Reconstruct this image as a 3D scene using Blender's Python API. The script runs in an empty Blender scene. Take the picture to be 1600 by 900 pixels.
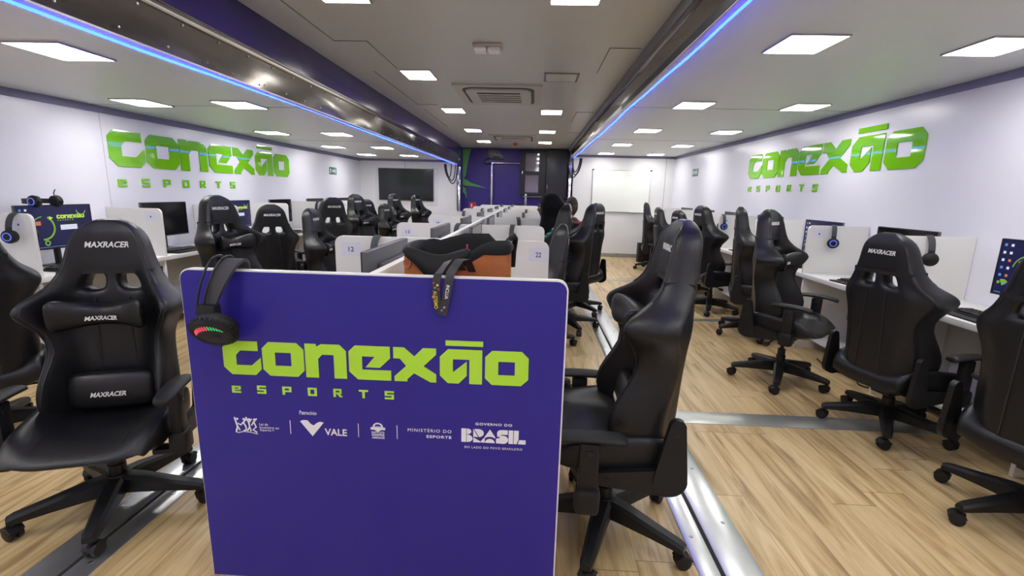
import bpy, bmesh, math, random
from mathutils.bvhtree import BVHTree
from mathutils import Matrix, Vector
random.seed(7)
R = math.radians
col = bpy.context.scene.collection
scene = bpy.context.scene

# ------------------------------------------------------------------ camera, world, exposure
F_PX, YAW, PITCH, ROLL = 735.8, -0.04154903, -0.19996635, 0.02541118
cam_d = bpy.data.cameras.new('camera')
cam = bpy.data.objects.new('camera', cam_d); col.objects.link(cam)
cam_d.sensor_width = 36.0; cam_d.sensor_fit = 'HORIZONTAL'
cam_d.lens = F_PX / 1600 * 36.0
cam_d.clip_start = 0.02; cam_d.clip_end = 60
_cy, _sy, _cp, _sp = math.cos(YAW), math.sin(YAW), math.cos(PITCH), math.sin(PITCH)
_fw = Vector((_sy*_cp, _cy*_cp, _sp)); _rt = Vector((_cy, -_sy, 0)); _up = _rt.cross(_fw)
_c, _s = math.cos(ROLL), math.sin(ROLL)
_r2 = _c*_rt + _s*_up; _u2 = -_s*_rt + _c*_up
_m = Matrix.Identity(4)
for _i in range(3):
    _m[_i][0] = _r2[_i]; _m[_i][1] = _u2[_i]; _m[_i][2] = -_fw[_i]
_m.translation = Vector((0, 0, 1.42))
cam.matrix_world = _m
scene.camera = cam
world = bpy.data.worlds.new('world'); scene.world = world; world.use_nodes = True
world.node_tree.nodes['Background'].inputs[0].default_value = (0.8, 0.85, 1, 1)
world.node_tree.nodes['Background'].inputs[1].default_value = 0.05
scene.view_settings.view_transform = 'Standard'
scene.view_settings.look = 'None'
scene.view_settings.exposure = 0.0
scene.view_settings.gamma = 1.0
scene.view_settings.use_curve_mapping = False
LAMP_SIDE, LAMP_MID, LED = 31.5, 31.0, 24.0

# ------------------------------------------------------------------ materials
def mat(name, c, rough=0.5, metal=0.0, spec=0.5, emit=None, es=0.0, coat=0.0, bump=0.0, bscale=200.0, vary=0.0, vscale=6.0, alpha=None):
    m = bpy.data.materials.new(name); m.use_nodes = True
    nt = m.node_tree; b = nt.nodes['Principled BSDF']
    b.inputs['Base Color'].default_value = (*c, 1)
    b.inputs['Roughness'].default_value = rough
    b.inputs['Metallic'].default_value = metal
    b.inputs['Specular IOR Level'].default_value = spec
    b.inputs['Coat Weight'].default_value = coat
    if emit:
        b.inputs['Emission Color'].default_value = (*emit, 1); b.inputs['Emission Strength'].default_value = es
    if alpha is not None:
        b.inputs['Alpha'].default_value = alpha
    if bump or vary:
        tc = nt.nodes.new('ShaderNodeTexCoord')
    if bump:
        n = nt.nodes.new('ShaderNodeTexNoise'); n.inputs['Scale'].default_value = bscale; n.inputs['Detail'].default_value = 3
        nt.links.new(tc.outputs['Object'], n.inputs['Vector'])
        bp = nt.nodes.new('ShaderNodeBump'); bp.inputs['Strength'].default_value = bump; bp.inputs['Distance'].default_value = 0.004
        nt.links.new(n.outputs['Fac'], bp.inputs['Height']); nt.links.new(bp.outputs['Normal'], b.inputs['Normal'])
    if vary:
        n2 = nt.nodes.new('ShaderNodeTexNoise'); n2.inputs['Scale'].default_value = vscale; n2.inputs['Detail'].default_value = 4
        nt.links.new(tc.outputs['Object'], n2.inputs['Vector'])
        mx = nt.nodes.new('ShaderNodeMix'); mx.data_type = 'RGBA'
        mx.inputs[6].default_value = (*[x*(1-vary) for x in c], 1); mx.inputs[7].default_value = (*[min(1, x*(1+vary)) for x in c], 1)
        nt.links.new(n2.outputs['Fac'], mx.inputs[0]); nt.links.new(mx.outputs[2], b.inputs['Base Color'])
    return m

M = {}
M['leather'] = mat('black_leather', (0.0075, 0.0075, 0.0085), 0.37, spec=0.42, bump=0.2, bscale=260)
M['seam'] = mat('seam_thread', (0.014, 0.014, 0.016), 0.45)
M['plastic'] = mat('black_plastic', (0.008, 0.008, 0.0085), 0.45, spec=0.36, bump=0.08, bscale=500)
M['rubber'] = mat('black_rubber', (0.011, 0.011, 0.011), 0.55, spec=0.35)
M['metal_black'] = mat('black_metal', (0.015, 0.015, 0.016), 0.35, metal=0.3)
M['silver_thread'] = mat('silver_thread', (0.80, 0.79, 0.75), 0.5)
M['wall'] = mat('white_wall', (0.78, 0.77, 0.83), 0.28, spec=0.4, vary=0.02, vscale=1.2)
M['wall_warm'] = mat('white_wall_end', (0.76, 0.76, 0.76), 0.35, spec=0.35)
M['trim'] = mat('blue_grey_trim', (0.22, 0.21, 0.30), 0.5)
M['ceil_side'] = mat('grey_ceiling', (0.70, 0.735, 0.69), 0.36, spec=0.5, vary=0.03, vscale=0.8)
M['ceil_mid'] = mat('grey_middle_ceiling', (0.55, 0.545, 0.51), 0.34, spec=0.5, vary=0.03, vscale=0.8)
M['wall_line'] = mat('wall_joint', (0.50, 0.49, 0.54), 0.5)
M['ceil_line'] = mat('ceiling_joint', (0.22, 0.21, 0.20), 0.6)
M['purple'] = mat('purple_vinyl', (0.045, 0.027, 0.235), 0.28, spec=0.4)
M['purple_dark'] = mat('purple_fascia', (0.022, 0.011, 0.105), 0.16, spec=0.5)
M['panel_blue'] = mat('indigo_print', (0.031, 0.022, 0.265), 0.28, spec=0.35, vary=0.05, vscale=1.5)
M['lime'] = mat('lime_print', (0.46, 0.80, 0.055), 0.4, spec=0.3)
M['green_acrylic'] = mat('green_acrylic', (0.20, 0.56, 0.012), 0.05, spec=0.6)
M['green_paint'] = mat('green_paint', (0.13, 0.40, 0.09), 0.35)
M['white_print'] = mat('white_print', (0.85, 0.85, 0.87), 0.4)
M['laminate'] = mat('white_laminate', (0.80, 0.79, 0.75), 0.35, spec=0.4)
M['lam_edge'] = mat('white_edge_band', (0.82, 0.81, 0.78), 0.35)
M['under'] = mat('grey_carcass', (0.44, 0.42, 0.38), 0.5)
M['card'] = mat('white_card', (0.74, 0.75, 0.84), 0.45)
M['ink'] = mat('black_ink', (0.02, 0.02, 0.03), 0.6)
M['chrome'] = mat('chrome', (0.72, 0.71, 0.70), 0.12, metal=1.0)
M['mirror'] = mat('bronze_mirror_metal', (0.225, 0.205, 0.18), 0.13, metal=0.8, vary=0.06, vscale=3)
M['beam_grey'] = mat('grey_beam', (0.20, 0.20, 0.22), 0.35, metal=0.4)
M['beam_dark'] = mat('dark_channel', (0.02, 0.02, 0.035), 0.4)
M['flange'] = mat('pale_flange', (0.62, 0.58, 0.64), 0.35, metal=0.2)
M['alu'] = mat('brushed_aluminium', (0.62, 0.63, 0.63), 0.28, metal=0.9, vary=0.14, vscale=9)
M['alu_dark'] = mat('worn_aluminium', (0.40, 0.41, 0.38), 0.34, metal=0.65, vary=0.2, vscale=9)
M['gap'] = mat('dark_gap', (0.01, 0.01, 0.01), 0.8)
M['screw'] = mat('screw_head', (0.35, 0.35, 0.36), 0.3, metal=1.0)
M['lamp'] = mat('lamp_diffuser', (0.9, 0.9, 0.9), 0.5, emit=(1.0, 0.985, 0.96), es=LAMP_SIDE)
M['lamp_mid'] = mat('lamp_diffuser_middle', (0.9, 0.9, 0.9), 0.5, emit=(1.0, 0.985, 0.96), es=LAMP_MID)
M['lamp_frame'] = mat('lamp_frame', (0.45, 0.44, 0.42), 0.4)
M['led'] = mat('led_strip', (0.2, 0.4, 0.9), 0.4, emit=(0.0075, 0.029, 1.0), es=LED)
M['ac'] = mat('warm_white_plastic', (0.52, 0.49, 0.44), 0.45)
M['ac_dark'] = mat('vent_dark', (0.03, 0.028, 0.026), 0.6)
M['screen_off'] = mat('screen_off', (0.008, 0.008, 0.010), 0.12, spec=0.5)
M['tv'] = mat('tv_glass', (0.012, 0.014, 0.016), 0.10, spec=0.5)
M['bezel'] = mat('monitor_bezel', (0.012, 0.012, 0.013), 0.35)
M['mon_back'] = mat('monitor_back', (0.085, 0.085, 0.09), 0.45, bump=0.05, bscale=300)
M['screen_on'] = mat('screen_navy', (0.01, 0.01, 0.03), 0.2, emit=(0.008, 0.009, 0.045), es=1.0)
M['scr_lime'] = mat('screen_lime', (0.1, 0.2, 0.02), 0.3, emit=(0.50, 0.72, 0.04), es=0.9)
M['scr_green'] = mat('screen_green', (0.1, 0.2, 0.02), 0.3, emit=(0.16, 0.36, 0.03), es=0.8)
M['scr_white'] = mat('screen_white', (0.5, 0.5, 0.5), 0.3, emit=(0.40, 0.44, 0.55), es=0.8)
M['scr_blue'] = mat('screen_blue', (0.1, 0.2, 0.4), 0.3, emit=(0.07, 0.15, 0.42), es=0.7)
M['scr_red'] = mat('screen_red', (0.3, 0.1, 0.05), 0.3, emit=(0.50, 0.13, 0.05), es=0.8)
M['led_red'] = mat('headset_led_red', (0.4, 0.05, 0.08), 0.3, emit=(0.85, 0.07, 0.13), es=0.8)
M['led_green'] = mat('headset_led_green', (0.05, 0.4, 0.1), 0.3, emit=(0.03, 0.55, 0.17), es=0.8)
M['led_blue'] = mat('headset_led_blue', (0.05, 0.1, 0.4), 0.3, emit=(0.10, 0.16, 0.75), es=0.9)
M['strap'] = mat('headband_fabric', (0.045, 0.045, 0.05), 0.7)
M['wire'] = mat('black_cable', (0.012, 0.012, 0.012), 0.5)
M['bag'] = mat('tan_leather', (0.36, 0.105, 0.022), 0.6, bump=0.35, bscale=60, vary=0.22, vscale=22)
M['bag_black'] = mat('black_lining', (0.005, 0.005, 0.006), 0.6, spec=0.3)
M['lanyard'] = mat('lanyard_ribbon', (0.028, 0.028, 0.035), 0.5)
M['yellow'] = mat('yellow_print', (0.75, 0.60, 0.05), 0.5)
M['red_print'] = mat('red_print', (0.35, 0.05, 0.05), 0.5)
M['pink_print'] = mat('pink_print', (0.55, 0.22, 0.30), 0.5)
M['blue_print'] = mat('blue_print', (0.12, 0.25, 0.50), 0.5)
M['exit_green'] = mat('exit_green', (0.01, 0.13, 0.075), 0.4)
M['sign_red'] = mat('sign_red', (0.50, 0.04, 0.03), 0.4)
M['board'] = mat('whiteboard', (0.80, 0.83, 0.78), 0.14, spec=0.5)
M['cabinet'] = mat('charcoal_cabinet', (0.028, 0.030, 0.040), 0.4)
M['frame_black'] = mat('black_frame', (0.010, 0.010, 0.012), 0.4)
M['pane'] = mat('window_pane', (0.30, 0.27, 0.33), 0.06, metal=0.6)
M['grey_motor'] = mat('grey_housing', (0.16, 0.17, 0.20), 0.35, metal=0.3)
M['skin'] = mat('skin', (0.075, 0.032, 0.018), 0.5, vary=0.15, vscale=12)
M['hair'] = mat('hair', (0.003, 0.0025, 0.003), 0.8, spec=0.15, bump=0.9, bscale=70)
M['teal'] = mat('teal_pattern_shirt', (0.055, 0.20, 0.22), 0.8)
M['jacket'] = mat('black_jacket', (0.010, 0.010, 0.012), 0.75)
M['redshirt'] = mat('red_shirt', (0.50, 0.05, 0.07), 0.75, vary=0.4, vscale=30)
M['trouser'] = mat('dark_trousers', (0.015, 0.016, 0.022), 0.8)
M['shoe'] = mat('dark_shoe', (0.02, 0.02, 0.02), 0.6)
def _teal():
    m = M['teal']; nt = m.node_tree; b = nt.nodes['Principled BSDF']
    tc = nt.nodes.new('ShaderNodeTexCoord'); w = nt.nodes.new('ShaderNodeTexWave')
    w.inputs['Scale'].default_value = 9; w.inputs['Distortion'].default_value = 6; w.bands_direction = 'Z'
    cr = nt.nodes.new('ShaderNodeValToRGB')
    cr.color_ramp.elements[0].position = 0.25; cr.color_ramp.elements[0].color = (0.008, 0.03, 0.035, 1)
    cr.color_ramp.elements[1].position = 0.5; cr.color_ramp.elements[1].color = (0.10, 0.34, 0.38, 1)
    nt.links.new(tc.outputs['Object'], w.inputs['Vector']); nt.links.new(w.outputs['Fac'], cr.inputs[0]); nt.links.new(cr.outputs[0], b.inputs['Base Color'])
_teal()

def wood_floor():
    m = bpy.data.materials.new('oak_planks'); m.use_nodes = True
    nt = m.node_tree; b = nt.nodes['Principled BSDF']; L = nt.links.new
    def N(t): return nt.nodes.new(t)
    tc = N('ShaderNodeTexCoord'); sep = N('ShaderNodeSeparateXYZ'); L(tc.outputs['Object'], sep.inputs[0])
    def math_(op, a, bb=None):
        n = N('ShaderNodeMath'); n.operation = op
        for i, v in enumerate((a, bb)):
            if v is None: continue
            if isinstance(v, (int, float)): n.inputs[i].default_value = v
            else: L(v, n.inputs[i])
        return n.outputs[0]
    W, LN = 0.205, 1.22
    xr = math_('DIVIDE', math_('ADD', sep.outputs[0], 20.05), W)
    row = math_('FLOOR', xr); fx = math_('FRACT', xr)
    wn = N('ShaderNodeTexWhiteNoise'); wn.noise_dimensions = '1D'; L(row, wn.inputs['W'])
    yr = math_('ADD', math_('DIVIDE', math_('ADD', sep.outputs[1], 20.0), LN), math_('MULTIPLY', wn.outputs['Value'], 3.7))
    colm = math_('FLOOR', yr); fy = math_('FRACT', yr)
    wn2 = N('ShaderNodeTexWhiteNoise'); wn2.noise_dimensions = '2D'
    cb = N('ShaderNodeCombineXYZ'); L(row, cb.inputs[0]); L(colm, cb.inputs[1]); L(cb.outputs[0], wn2.inputs['Vector'])
    # grain coordinates, shifted per plank
    gx = math_('ADD', math_('MULTIPLY', sep.outputs[0], 11.0), math_('MULTIPLY', wn2.outputs['Value'], 31.0))
    gy = math_('ADD', math_('MULTIPLY', sep.outputs[1], 0.95), math_('MULTIPLY', wn2.outputs['Value'], 17.0))
    gc = N('ShaderNodeCombineXYZ'); L(gx, gc.inputs[0]); L(gy, gc.inputs[1])
    n1 = N('ShaderNodeTexNoise'); n1.inputs['Scale'].default_value = 1.15; n1.inputs['Detail'].default_value = 10; n1.inputs['Roughness'].default_value = 0.58; n1.inputs['Distortion'].default_value = 1.4
    L(gc.outputs[0], n1.inputs['Vector'])
    cr = N('ShaderNodeValToRGB'); e = cr.color_ramp.elements
    e[0].position = 0.27; e[0].color = (0.240, 0.148, 0.061, 1)
    e[1].position = 0.50; e[1].color = (0.563, 0.409, 0.202, 1)
    k = e.new(0.40); k.color = (0.420, 0.286, 0.129, 1)
    k = e.new(0.70); k.color = (0.679, 0.525, 0.289, 1)
    L(n1.outputs['Fac'], cr.inputs[0])
    # per plank tone
    tone = N('ShaderNodeMix'); tone.data_type = 'RGBA'; tone.blend_type = 'MULTIPLY'; tone.inputs[0].default_value = 1.0
    tv = math_('ADD', math_('MULTIPLY', wn2.outputs['Value'], 0.16), 0.88)
    tc3 = N('ShaderNodeCombineColor'); L(tv, tc3.inputs[0]); L(tv, tc3.inputs[1]); L(tv, tc3.inputs[2])
    L(cr.outputs[0], tone.inputs[6]); L(tc3.outputs[0], tone.inputs[7])
    # joints
    ex = math_('LESS_THAN', math_('MINIMUM', fx, math_('SUBTRACT', 1.0, fx)), 0.007)
    ey = math_('LESS_THAN', math_('MINIMUM', fy, math_('SUBTRACT', 1.0, fy)), 0.0014)
    j = math_('MAXIMUM', math_('MULTIPLY', ex, 0.45), math_('MULTIPLY', ey, 0.8))
    jm = N('ShaderNodeMix'); jm.data_type = 'RGBA'; jm.inputs[7].default_value = (0.10, 0.06, 0.03, 1)
    L(j, jm.inputs[0]); L(tone.outputs[2], jm.inputs[6]); L(jm.outputs[2], b.inputs['Base Color'])
    b.inputs['Roughness'].default_value = 0.36; b.inputs['Specular IOR Level'].default_value = 0.4
    return m
M['floor'] = wood_floor()

# ------------------------------------------------------------------ mesh helpers
class MB:
    def __init__(s): s.v = []; s.f = []; s.m = []
    def add(s, geo, mi=0, T=None):
        vs, fs = geo; o = len(s.v)
        s.v += [(T @ Vector(p)) if T is not None else Vector(p) for p in vs]
        s.f += [tuple(i+o for i in f) for f in fs]; s.m += [mi]*len(fs)
        return s
    def build(s, name, mats, parent=None, smooth=28, loc=None, rot=None):
        me = bpy.data.meshes.new(name)
        me.from_pydata([tuple(p) for p in s.v], [], s.f)
        if not isinstance(mats, (list, tuple)): mats = [mats]
        for m in mats: me.materials.append(m)
        me.polygons.foreach_set('material_index', s.m)
        me.validate()
        bm = bmesh.new(); bm.from_mesh(me); bmesh.ops.recalc_face_normals(bm, faces=bm.faces); bm.to_mesh(me); bm.free()
        if smooth:
            me.shade_smooth(); me.set_sharp_from_angle(angle=R(smooth))
        o = bpy.data.objects.new(name, me); col.objects.link(o)
        if parent: o.parent = parent
        if loc is not None: o.location = loc
        if rot is not None: o.rotation_euler = rot
        return o

def TR(x=0, y=0, z=0, rx=0, ry=0, rz=0, s=None):
    m = Matrix.Translation((x, y, z)) @ Matrix.Rotation(rz, 4, 'Z') @ Matrix.Rotation(ry, 4, 'Y') @ Matrix.Rotation(rx, 4, 'X')
    if s is not None:
        if isinstance(s, (int, float)): s = (s, s, s)
        m = m @ Matrix.Diagonal((*s, 1))
    return m
def bm_geo(bm):
    bm.verts.index_update()
    g = ([v.co.copy() for v in bm.verts], [tuple(v.index for v in f.verts) for f in bm.faces]); bm.free(); return g
def box(x0, x1, y0, y1, z0, z1, bev=0.0, seg=2):
    if not bev:
        v = [(x0,y0,z0),(x1,y0,z0),(x1,y1,z0),(x0,y1,z0),(x0,y0,z1),(x1,y0,z1),(x1,y1,z1),(x0,y1,z1)]
        return v, [(0,3,2,1),(4,5,6,7),(0,1,5,4),(1,2,6,5),(2,3,7,6),(3,0,4,7)]
    bm = bmesh.new(); bmesh.ops.create_cube(bm, size=1)
    for q in bm.verts:
        q.co = Vector(((x0+x1)/2+q.co.x*(x1-x0), (y0+y1)/2+q.co.y*(y1-y0), (z0+z1)/2+q.co.z*(z1-z0)))
    bev = min(bev, (x1-x0)*.49, (y1-y0)*.49, (z1-z0)*.49)
    bmesh.ops.bevel(bm, geom=list(bm.edges), offset=bev, segments=seg, affect='EDGES', profile=0.5)
    return bm_geo(bm)
def loft(rings, closed=True, cap=True, loop=False):
    n = len(rings[0]); v = [p for r in rings for p in r]; f = []
    k = len(rings)
    for i in range(k if loop else k-1):
        a, b = i*n, ((i+1) % k)*n
        for j in range(n if closed else n-1):
            f.append((a+j, a+(j+1) % n, b+(j+1) % n, b+j))
    if cap and not loop and closed:
        f.append(tuple(range(n))[::-1]); f.append(tuple(range((k-1)*n, k*n)))
    return v, f
def circle(r, n=12, z=0.0): return [(r*math.cos(2*math.pi*i/n), r*math.sin(2*math.pi*i/n), z) for i in range(n)]
def lathe(prof, n=16): return loft([circle(max(r, 1e-4), n, z) for r, z in prof])
def tube(pts, r, n=8, closed=False, flat=1.0):
    pts = [Vector(p) for p in pts]; k = len(pts); rings = []
    t0 = (pts[1]-pts[0]).normalized()
    ref = Vector((0,0,1)) if abs(t0.z) < 0.9 else Vector((1,0,0))
    u = t0.cross(ref).normalized()
    for i in range(k):
        a = pts[i-1] if (i > 0 or closed) else pts[i]; b = pts[(i+1) % k] if (i < k-1 or closed) else pts[i]
        t = (b-a).normalized()
        u = (u - t*u.dot(t)).normalized(); w = t.cross(u)
        rr = r[i] if isinstance(r, (list, tuple)) else r
        rings.append([pts[i]+u*rr*math.cos(2*math.pi*j/n)+w*rr*flat*math.sin(2*math.pi*j/n) for j in range(n)])
    return loft(rings, cap=not closed, loop=closed)
def prism(poly, d, z0=0.0):
    """polygon (x, y) extruded in +z"""
    n = len(poly)
    v = [(x, y, z0) for x, y in poly]+[(x, y, z0+d) for x, y in poly]
    return v, [tuple(range(n))[::-1], tuple(range(n, 2*n))]+[(i, (i+1) % n, n+(i+1) % n, n+i) for i in range(n)]
def tri_prism(poly, d, holes=()):
    """polygon with holes, filled by a curve, extruded in +z from 0"""
    cu = bpy.data.curves.new('tmp', 'CURVE'); cu.dimensions = '2D'; cu.fill_mode = 'BOTH'; cu.extrude = d/2
    for p in [poly]+list(holes):
        s = cu.splines.new('POLY'); s.points.add(len(p)-1); s.use_cyclic_u = True
        for i, (x, y) in enumerate(p): s.points[i].co = (x, y, 0, 1)
    o = bpy.data.objects.new('tmp', cu)
    me = o.to_mesh()
    g = ([Vector((q.co.x, q.co.y, q.co.z+d/2)) for q in me.vertices], [tuple(p.vertices) for p in me.polygons])
    o.to_mesh_clear(); bpy.data.objects.remove(o); bpy.data.curves.remove(cu)
    return g
def capsule(a, b, ra, rb, n=14):
    """outline of a tapered capsule in the plane"""
    a, b = Vector(a), Vector(b); ang = math.atan2(b.y-a.y, b.x-a.x); p = []
    for i in range(n+1):
        t = ang+math.pi/2+math.pi*i/n; p.append((a.x+ra*math.cos(t), a.y+ra*math.sin(t)))
    for i in range(n+1):
        t = ang-math.pi/2+math.pi*i/n; p.append((b.x+rb*math.cos(t), b.y+rb*math.sin(t)))
    return p
def rrect(x0, x1, y0, y1, r, n=5):
    p = []
    for cx, cy, a0 in ((x1-r, y1-r, 0), (x0+r, y1-r, 90), (x0+r, y0+r, 180), (x1-r, y0+r, 270)):
        for i in range(n+1):
            t = R(a0+90*i/n); p.append((cx+r*math.cos(t), cy+r*math.sin(t)))
    return p
_tx = {}
def text(s, size=1.0, shear=0.0, bold=0.0, ext=0.001, align='LEFT', spacing=1.0, sx=1.0):
    k = (s, size, shear, bold, ext, align, spacing, sx)
    if k in _tx: return _tx[k]
    cu = bpy.data.curves.new('tmp', 'FONT'); cu.body = s; cu.size = size; cu.shear = shear; cu.offset = bold
    cu.extrude = ext/2; cu.align_x = align; cu.space_character = spacing; cu.resolution_u = 3
    o = bpy.data.objects.new('tmp', cu); me = o.to_mesh()
    g = ([Vector((q.co.x*sx, q.co.y, q.co.z+ext/2)) for q in me.vertices], [tuple(p.vertices) for p in me.polygons])
    o.to_mesh_clear(); bpy.data.objects.remove(o); bpy.data.curves.remove(cu)
    _tx[k] = g; return g
def text_fit(s, x0, x1, y0, y1, **kw):
    g = text(s, **kw); xs = [p.x for p in g[0]]; ys = [p.y for p in g[0]]
    ax, bx, ay, by = min(xs), max(xs), min(ys), max(ys)
    return [Vector((x0+(p.x-ax)/(bx-ax)*(x1-x0), y0+(p.y-ay)/(by-ay)*(y1-y0), p.z)) for p in g[0]], g[1]
def bake(o):
    dg = bpy.context.evaluated_depsgraph_get()
    me = bpy.data.meshes.new_from_object(o.evaluated_get(dg))
    o.modifiers.clear(); o.data = me; return o
def subsurf(geo, lv=1, extra=()):
    """geometry smoothed by Catmull-Clark"""
    me = bpy.data.meshes.new('tmp'); me.from_pydata([tuple(p) for p in geo[0]], [], geo[1])
    bm = bmesh.new(); bm.from_mesh(me); bmesh.ops.recalc_face_normals(bm, faces=bm.faces); bm.to_mesh(me); bm.free()
    o = bpy.data.objects.new('tmp', me); col.objects.link(o)
    md = o.modifiers.new('s', 'SUBSURF'); md.levels = lv; md.render_levels = lv
    bake(o)
    g = ([q.co.copy() for q in o.data.vertices], [tuple(p.vertices) for p in o.data.polygons])
    m2 = o.data; bpy.data.objects.remove(o); bpy.data.meshes.remove(m2); bpy.data.meshes.remove(me)
    return g
def one(name, geo, m, parent=None, T=None, smooth=28, **kw): return MB().add(geo, 0, T).build(name, m, parent, smooth, **kw)
def empty(name, loc=(0,0,0), rz=0.0, parent=None):
    o = bpy.data.objects.new(name, None); col.objects.link(o); o.location = loc; o.rotation_euler = (0, 0, rz)
    o.empty_display_size = 0.1
    if parent: o.parent = parent
    return o
def tag(o, label, cat, group=None, kind=None):
    o['label'] = label; o['category'] = cat
    if group: o['group'] = group
    if kind: o['kind'] = kind
    return o
def struct(name, geo, m, T=None, smooth=0):
    o = one(name, geo, m, None, T, smooth); o['kind'] = 'structure'; return o
KIDS = {}
def kids(o):
    if o.name not in KIDS: KIDS[o.name] = [c for c in bpy.data.objects if c.parent == o]
    return KIDS[o.name]
def stem(o): return o.name.split('.')[0]
def copy_tree(o, skip=(), parent=None):
    c = o.copy(); col.objects.link(c)
    for k in ('label', 'category', 'group'):
        if k in c and parent is None: del c[k]
    if parent: c.parent = parent
    KIDS[c.name] = []
    for ch in kids(o):
        if stem(ch) in skip: continue
        KIDS[c.name].append(copy_tree(ch, skip, c))
    return c
# ------------------------------------------------------------------ lettering of the wall signs (letter outlines, unit = x-height)
LOGO = [
 ('c', 0.00, [(.20,1),(1.0,1),(1.0,.72),(.50,.72),(.37,.58),(.37,.29),(.80,.29),(1.07,.53),(1.07,.18),(.90,0),(.22,0),(0,.22),(0,.80)], []),
 ('o', 1.12, [(.19,1),(.98,1),(1.17,.81),(1.17,.19),(.98,0),(.19,0),(0,.19),(0,.81)], [[(.36,.31),(.81,.31),(.81,.70),(.36,.70)]]),
 ('n', 2.33, [(0,0),(0,1),(.31,1),(.33,.92),(.46,1),(.97,1),(1.15,.82),(1.15,0),(.80,0),(.80,.69),(.48,.69),(.36,.56),(.36,0)], []),
 ('e', 3.55, [(.18,1),(1.15,1),(1.15,.66),(.86,.37),(.46,.37),(.72,.69),(.37,.69),(.37,.30),(1.17,.30),(1.17,0),(.24,0),(0,.23),(0,.82)], []),
 ('x', 4.79, [(0,1),(.30,1),(.58,.75),(.82,1),(1.18,1),(1.18,.82),(.83,.47),(1.18,.24),(1.18,0),(1.02,0),(.57,.25),(.38,.07),(.38,0),(.02,0),(.02,.14),(.35,.46),(.18,.67),(0,.67)], []),
 ('a', 6.07, [(.23,1),(1.16,1),(1.16,0),(.81,0),(.81,.71),(.36,.71),(.36,.33),(.74,.66),(.74,.24),(.52,0),(.22,0),(0,.22),(0,.77)], []),
 ('tilde', 6.07, [(.16,1.10),(1.18,1.10),(1.18,1.25),(.16,1.25)], []),
 ('o', 7.31, [(.19,1),(.99,1),(1.18,.81),(1.18,.19),(.99,0),(.19,0),(0,.19),(0,.81)], [[(.36,.30),(.81,.30),(.81,.69),(.36,.69)]]),
]
# small line below: e S P O R T S, boxes of one letter 1 x 1
SMALL = {
 'e': [(0,.0,1,.26),(0,.26,.3,1),(.3,.76,1,1),(.72,.5,1,.76),(.3,.42,.85,.6)],
 'S': [(0,0,1,.22),(.74,.22,1,.40),(0,.40,1,.60),(0,.60,.26,.78),(0,.78,1,1)],
 'P': [(0,0,.28,1),(.28,.78,1,1),(.74,.54,1,.78),(.28,.34,1,.54)],
 'O': [(0,0,.28,1),(.72,0,1,1),(.28,0,.72,.22),(.28,.78,.72,1)],
 'R': [(0,0,.28,1),(.28,.80,.90,1),(.66,.56,.90,.80),(.28,.38,.90,.56),[(.40,.38),(.70,.38),(1.02,0),(.70,0)]],
 'T': [(0,.78,1,1),(.36,0,.64,.78)],
}
def small_geo(ch, x0, w, hh, d):
    m_ = MB()
    for q in SMALL[ch]:
        p = q if isinstance(q, list) else [(q[0], q[1]), (q[2], q[1]), (q[2], q[3]), (q[0], q[3])]
        m_.add(prism([(x0+a*w, -.565+b*hh) for a, b in p], d))
    return m_.v, m_.f
def sign_logo(d=0.003, small=True):
    """logo geometry in the x-y plane: x 0..8.49, x-height 1"""
    mb = MB()
    for _, x, p, h in LOGO: mb.add(tri_prism([(x+a, b) for a, b in p], d, [[(x+a, b) for a, b in q] for q in h]))
    if small:
        for i, ch in enumerate('eSPORTS'):
            x0 = 0.14+i*0.727; w, hh = 0.26, (0.21 if ch == 'e' else 0.25)
            mb.add(small_geo(ch, x0, w, hh, d))
    return mb.v, mb.f
_logo = sign_logo(0.02)

# ------------------------------------------------------------------ room shell
XL, XR, YB, YF = -4.05, 3.12, 11.05, -2.4          # side walls, end wall, wall behind the camera
TL, TRX = -1.69, 0.775                             # sides of the middle body
ZL, ZR, ZM = 2.11, 2.29, 2.42                      # ceilings: left wing, right wing, middle
YC = 11.35                                         # end wall of the middle body
t = 0.06
struct('floor', box(XL-.1, XR+.1, YF-.1, YC+.1, -.1, 0), M['floor'])
struct('wall_left', box(XL-t, XL, YF, YB+t, 0, ZL+.02), M['wall'])
struct('wall_right', box(XR, XR+t, YF, YB+t, 0, ZR+.02), M['wall'])
struct('wall_back_left', box(XL, TL-.05, YB, YB+t, 0, ZL+.02), M['wall_warm'])
struct('wall_back_right', box(TRX+.02, XR, YB, YB+t, 0, ZR+.02), M['wall_warm'])
struct('wall_back_middle', box(TL-.05, TRX+.02, YC, YC+t, 0, ZM+.02), M['purple'])
struct('wall_front', box(XL-t, XR+t, YF-t, YF, 0, ZM+.02), M['wall'])
mb = MB(); mb.add(box(TL-.10, TL-.04, YB, YC+t, 0, ZM)); mb.build('wall_middle_left', M['purple'], smooth=0)['kind'] = 'structure'
mb = MB(); mb.add(box(TRX+.03, TRX+.09, YB, YC+t, 0, ZM)); mb.build('wall_middle_right', M['cabinet'], smooth=0)['kind'] = 'structure'
struct('ceiling_left', box(XL-t, TL-.036, YF-t, YB+t, ZL, ZL+.05), M['ceil_side'])
struct('ceiling_right', box(TRX+.028, XR+t, YF-t, YB+t, ZR, ZR+.05), M['ceil_side'])
struct('ceiling_middle', box(TL-.02, TRX+.02, YF-t, YC+t, ZM, ZM+.05), M['ceil_mid'])
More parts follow.
